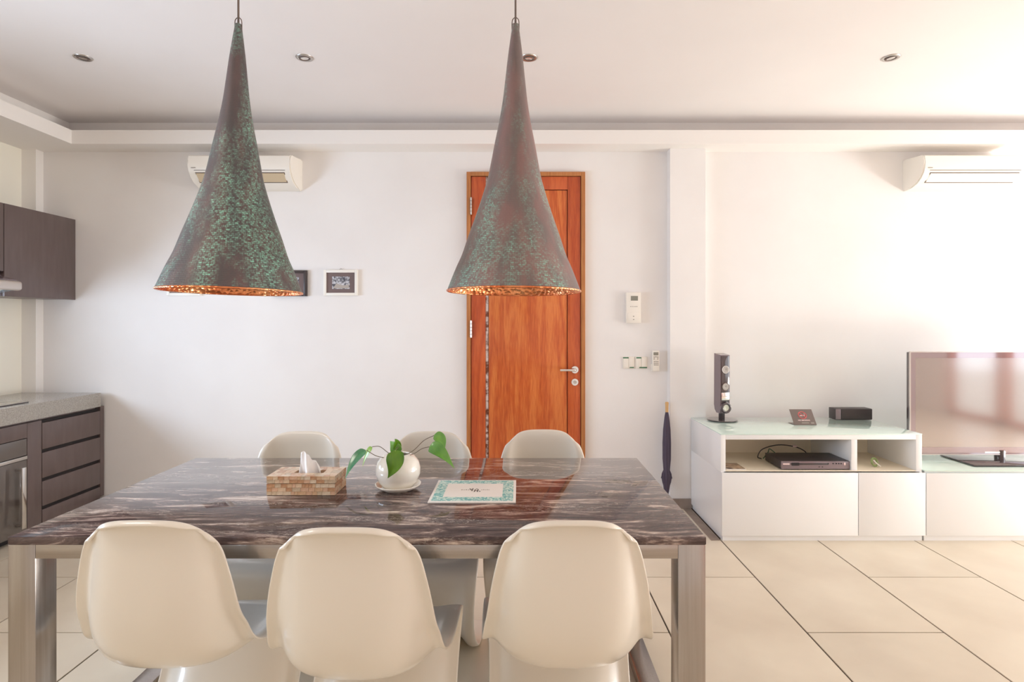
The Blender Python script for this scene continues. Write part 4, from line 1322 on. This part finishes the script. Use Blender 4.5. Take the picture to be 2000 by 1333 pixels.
# left leaves
leaf(P(715, 880, 2.03), P(692, 893, 2.01), P(674, 936, 1.985), 0.044, (-0.5, -0.8, 0.6), M['leaf_blue'], label='long blue green leaf drooping left over the box')
stem([root, P(757, 895, 2.03), P(735, 891, 2.02), P(716, 880, 2.03)])
leaf(P(727, 874, 2.05), P(717, 882, 2.05), P(708, 912, 2.05), 0.022, (-0.6, -0.8, 0.3), M['leaf_light'])
stem([root, P(760, 886, 2.05), P(742, 873, 2.05), P(727, 873, 2.05)])
# right leaves
leaf(P(848, 850, 2.07), P(866, 856, 2.06), P(867, 884, 2.05), 0.042, (0.5, -1, 0.5), M['leaf_mid'])
stem([root + Vector((0.014, 0, 0)), P(808, 880, 2.06), P(828, 861, 2.07), P(848, 851, 2.07)])
leaf(P(839, 873, 2.03), P(858, 874, 2.01), P(888, 916, 1.99), 0.050, (0.35, -1, 0.6), M['leaf_mid'], label='pale green pointed leaf drooping to the right')
stem([root + Vector((0.018, 0, 0)), P(808, 887, 2.04), P(824, 877, 2.03), P(840, 873, 2.03)])

# ------------------------------------------------------------------ folder on the table
t = thing('guest_folder', 'white folder with teal damask border lying flat beside the plant', 'folder', (-0.149, 2.026, TZ))
fz = TZ + 0.0006
x0, x1, y0, y1 = -0.291, -0.0075, 1.894, 2.158
box('folder_cover', x0, x1, y0, y1, fz, fz + 0.005, M['paper'], t, 0.0008)
box('border_print', x0 + 0.009, x1 - 0.009, y0 + 0.012, y1 - 0.008, fz + 0.005, fz + 0.0055, M['teal_damask'], t, label='teal damask border')
box('title_panel', x0 + 0.042, x1 - 0.045, y0 + 0.052, y1 - 0.052, fz + 0.0055, fz + 0.0061, M['paper'], t)
mx_, my_ = (x0 + x1) / 2 + 0.004, (y0 + y1) / 2
bm = nb(); zt2 = fz + 0.0063
for (a, b, c, d, r_) in ((-0.022, 0.012, -0.016, 0.006, 0.0015), (-0.011, 0.016, -0.013, -0.012, 0.0018), (-0.002, 0.004, -0.004, -0.022, 0.0018), (0.008, 0.004, 0.006, -0.022, 0.0018), (0.0135, -0.016, 0.0155, -0.020, 0.0018), (-0.016, -0.002, -0.011, 0.000, 0.0012), (-0.004, -0.010, 0.006, -0.008, 0.001), (0.0, 0.012, 0.006, 0.010, 0.0012)):
    add_tube(bm, [(mx_ + a, my_ + b, zt2), (mx_ + c, my_ + d, zt2)], r_, 6)
obj('emblem_strokes', bm, M['ink'], t)
bm = nb()
for k in range(5):
    add_box(bm, mx_ - 0.05 + k * 0.0075, mx_ - 0.0455 + k * 0.0075, my_ - 0.003, my_ + 0.006 - (k % 2) * 0.003, zt2 - 0.0003, zt2 + 0.0002)
    add_box(bm, mx_ + 0.019 + k * 0.006, mx_ + 0.0225 + k * 0.006, my_ - 0.003, my_ + 0.006 - ((k + 1) % 2) * 0.003, zt2 - 0.0003, zt2 + 0.0002)
obj('title_lettering', bm, M['ink_pale'], t)

# ------------------------------------------------------------------ outside and the seating end, seen only in reflections
struct('terrace_ground', XR + 0.13, 14, -9, 9, -0.06, -0.005, M['outdoor_ground'])
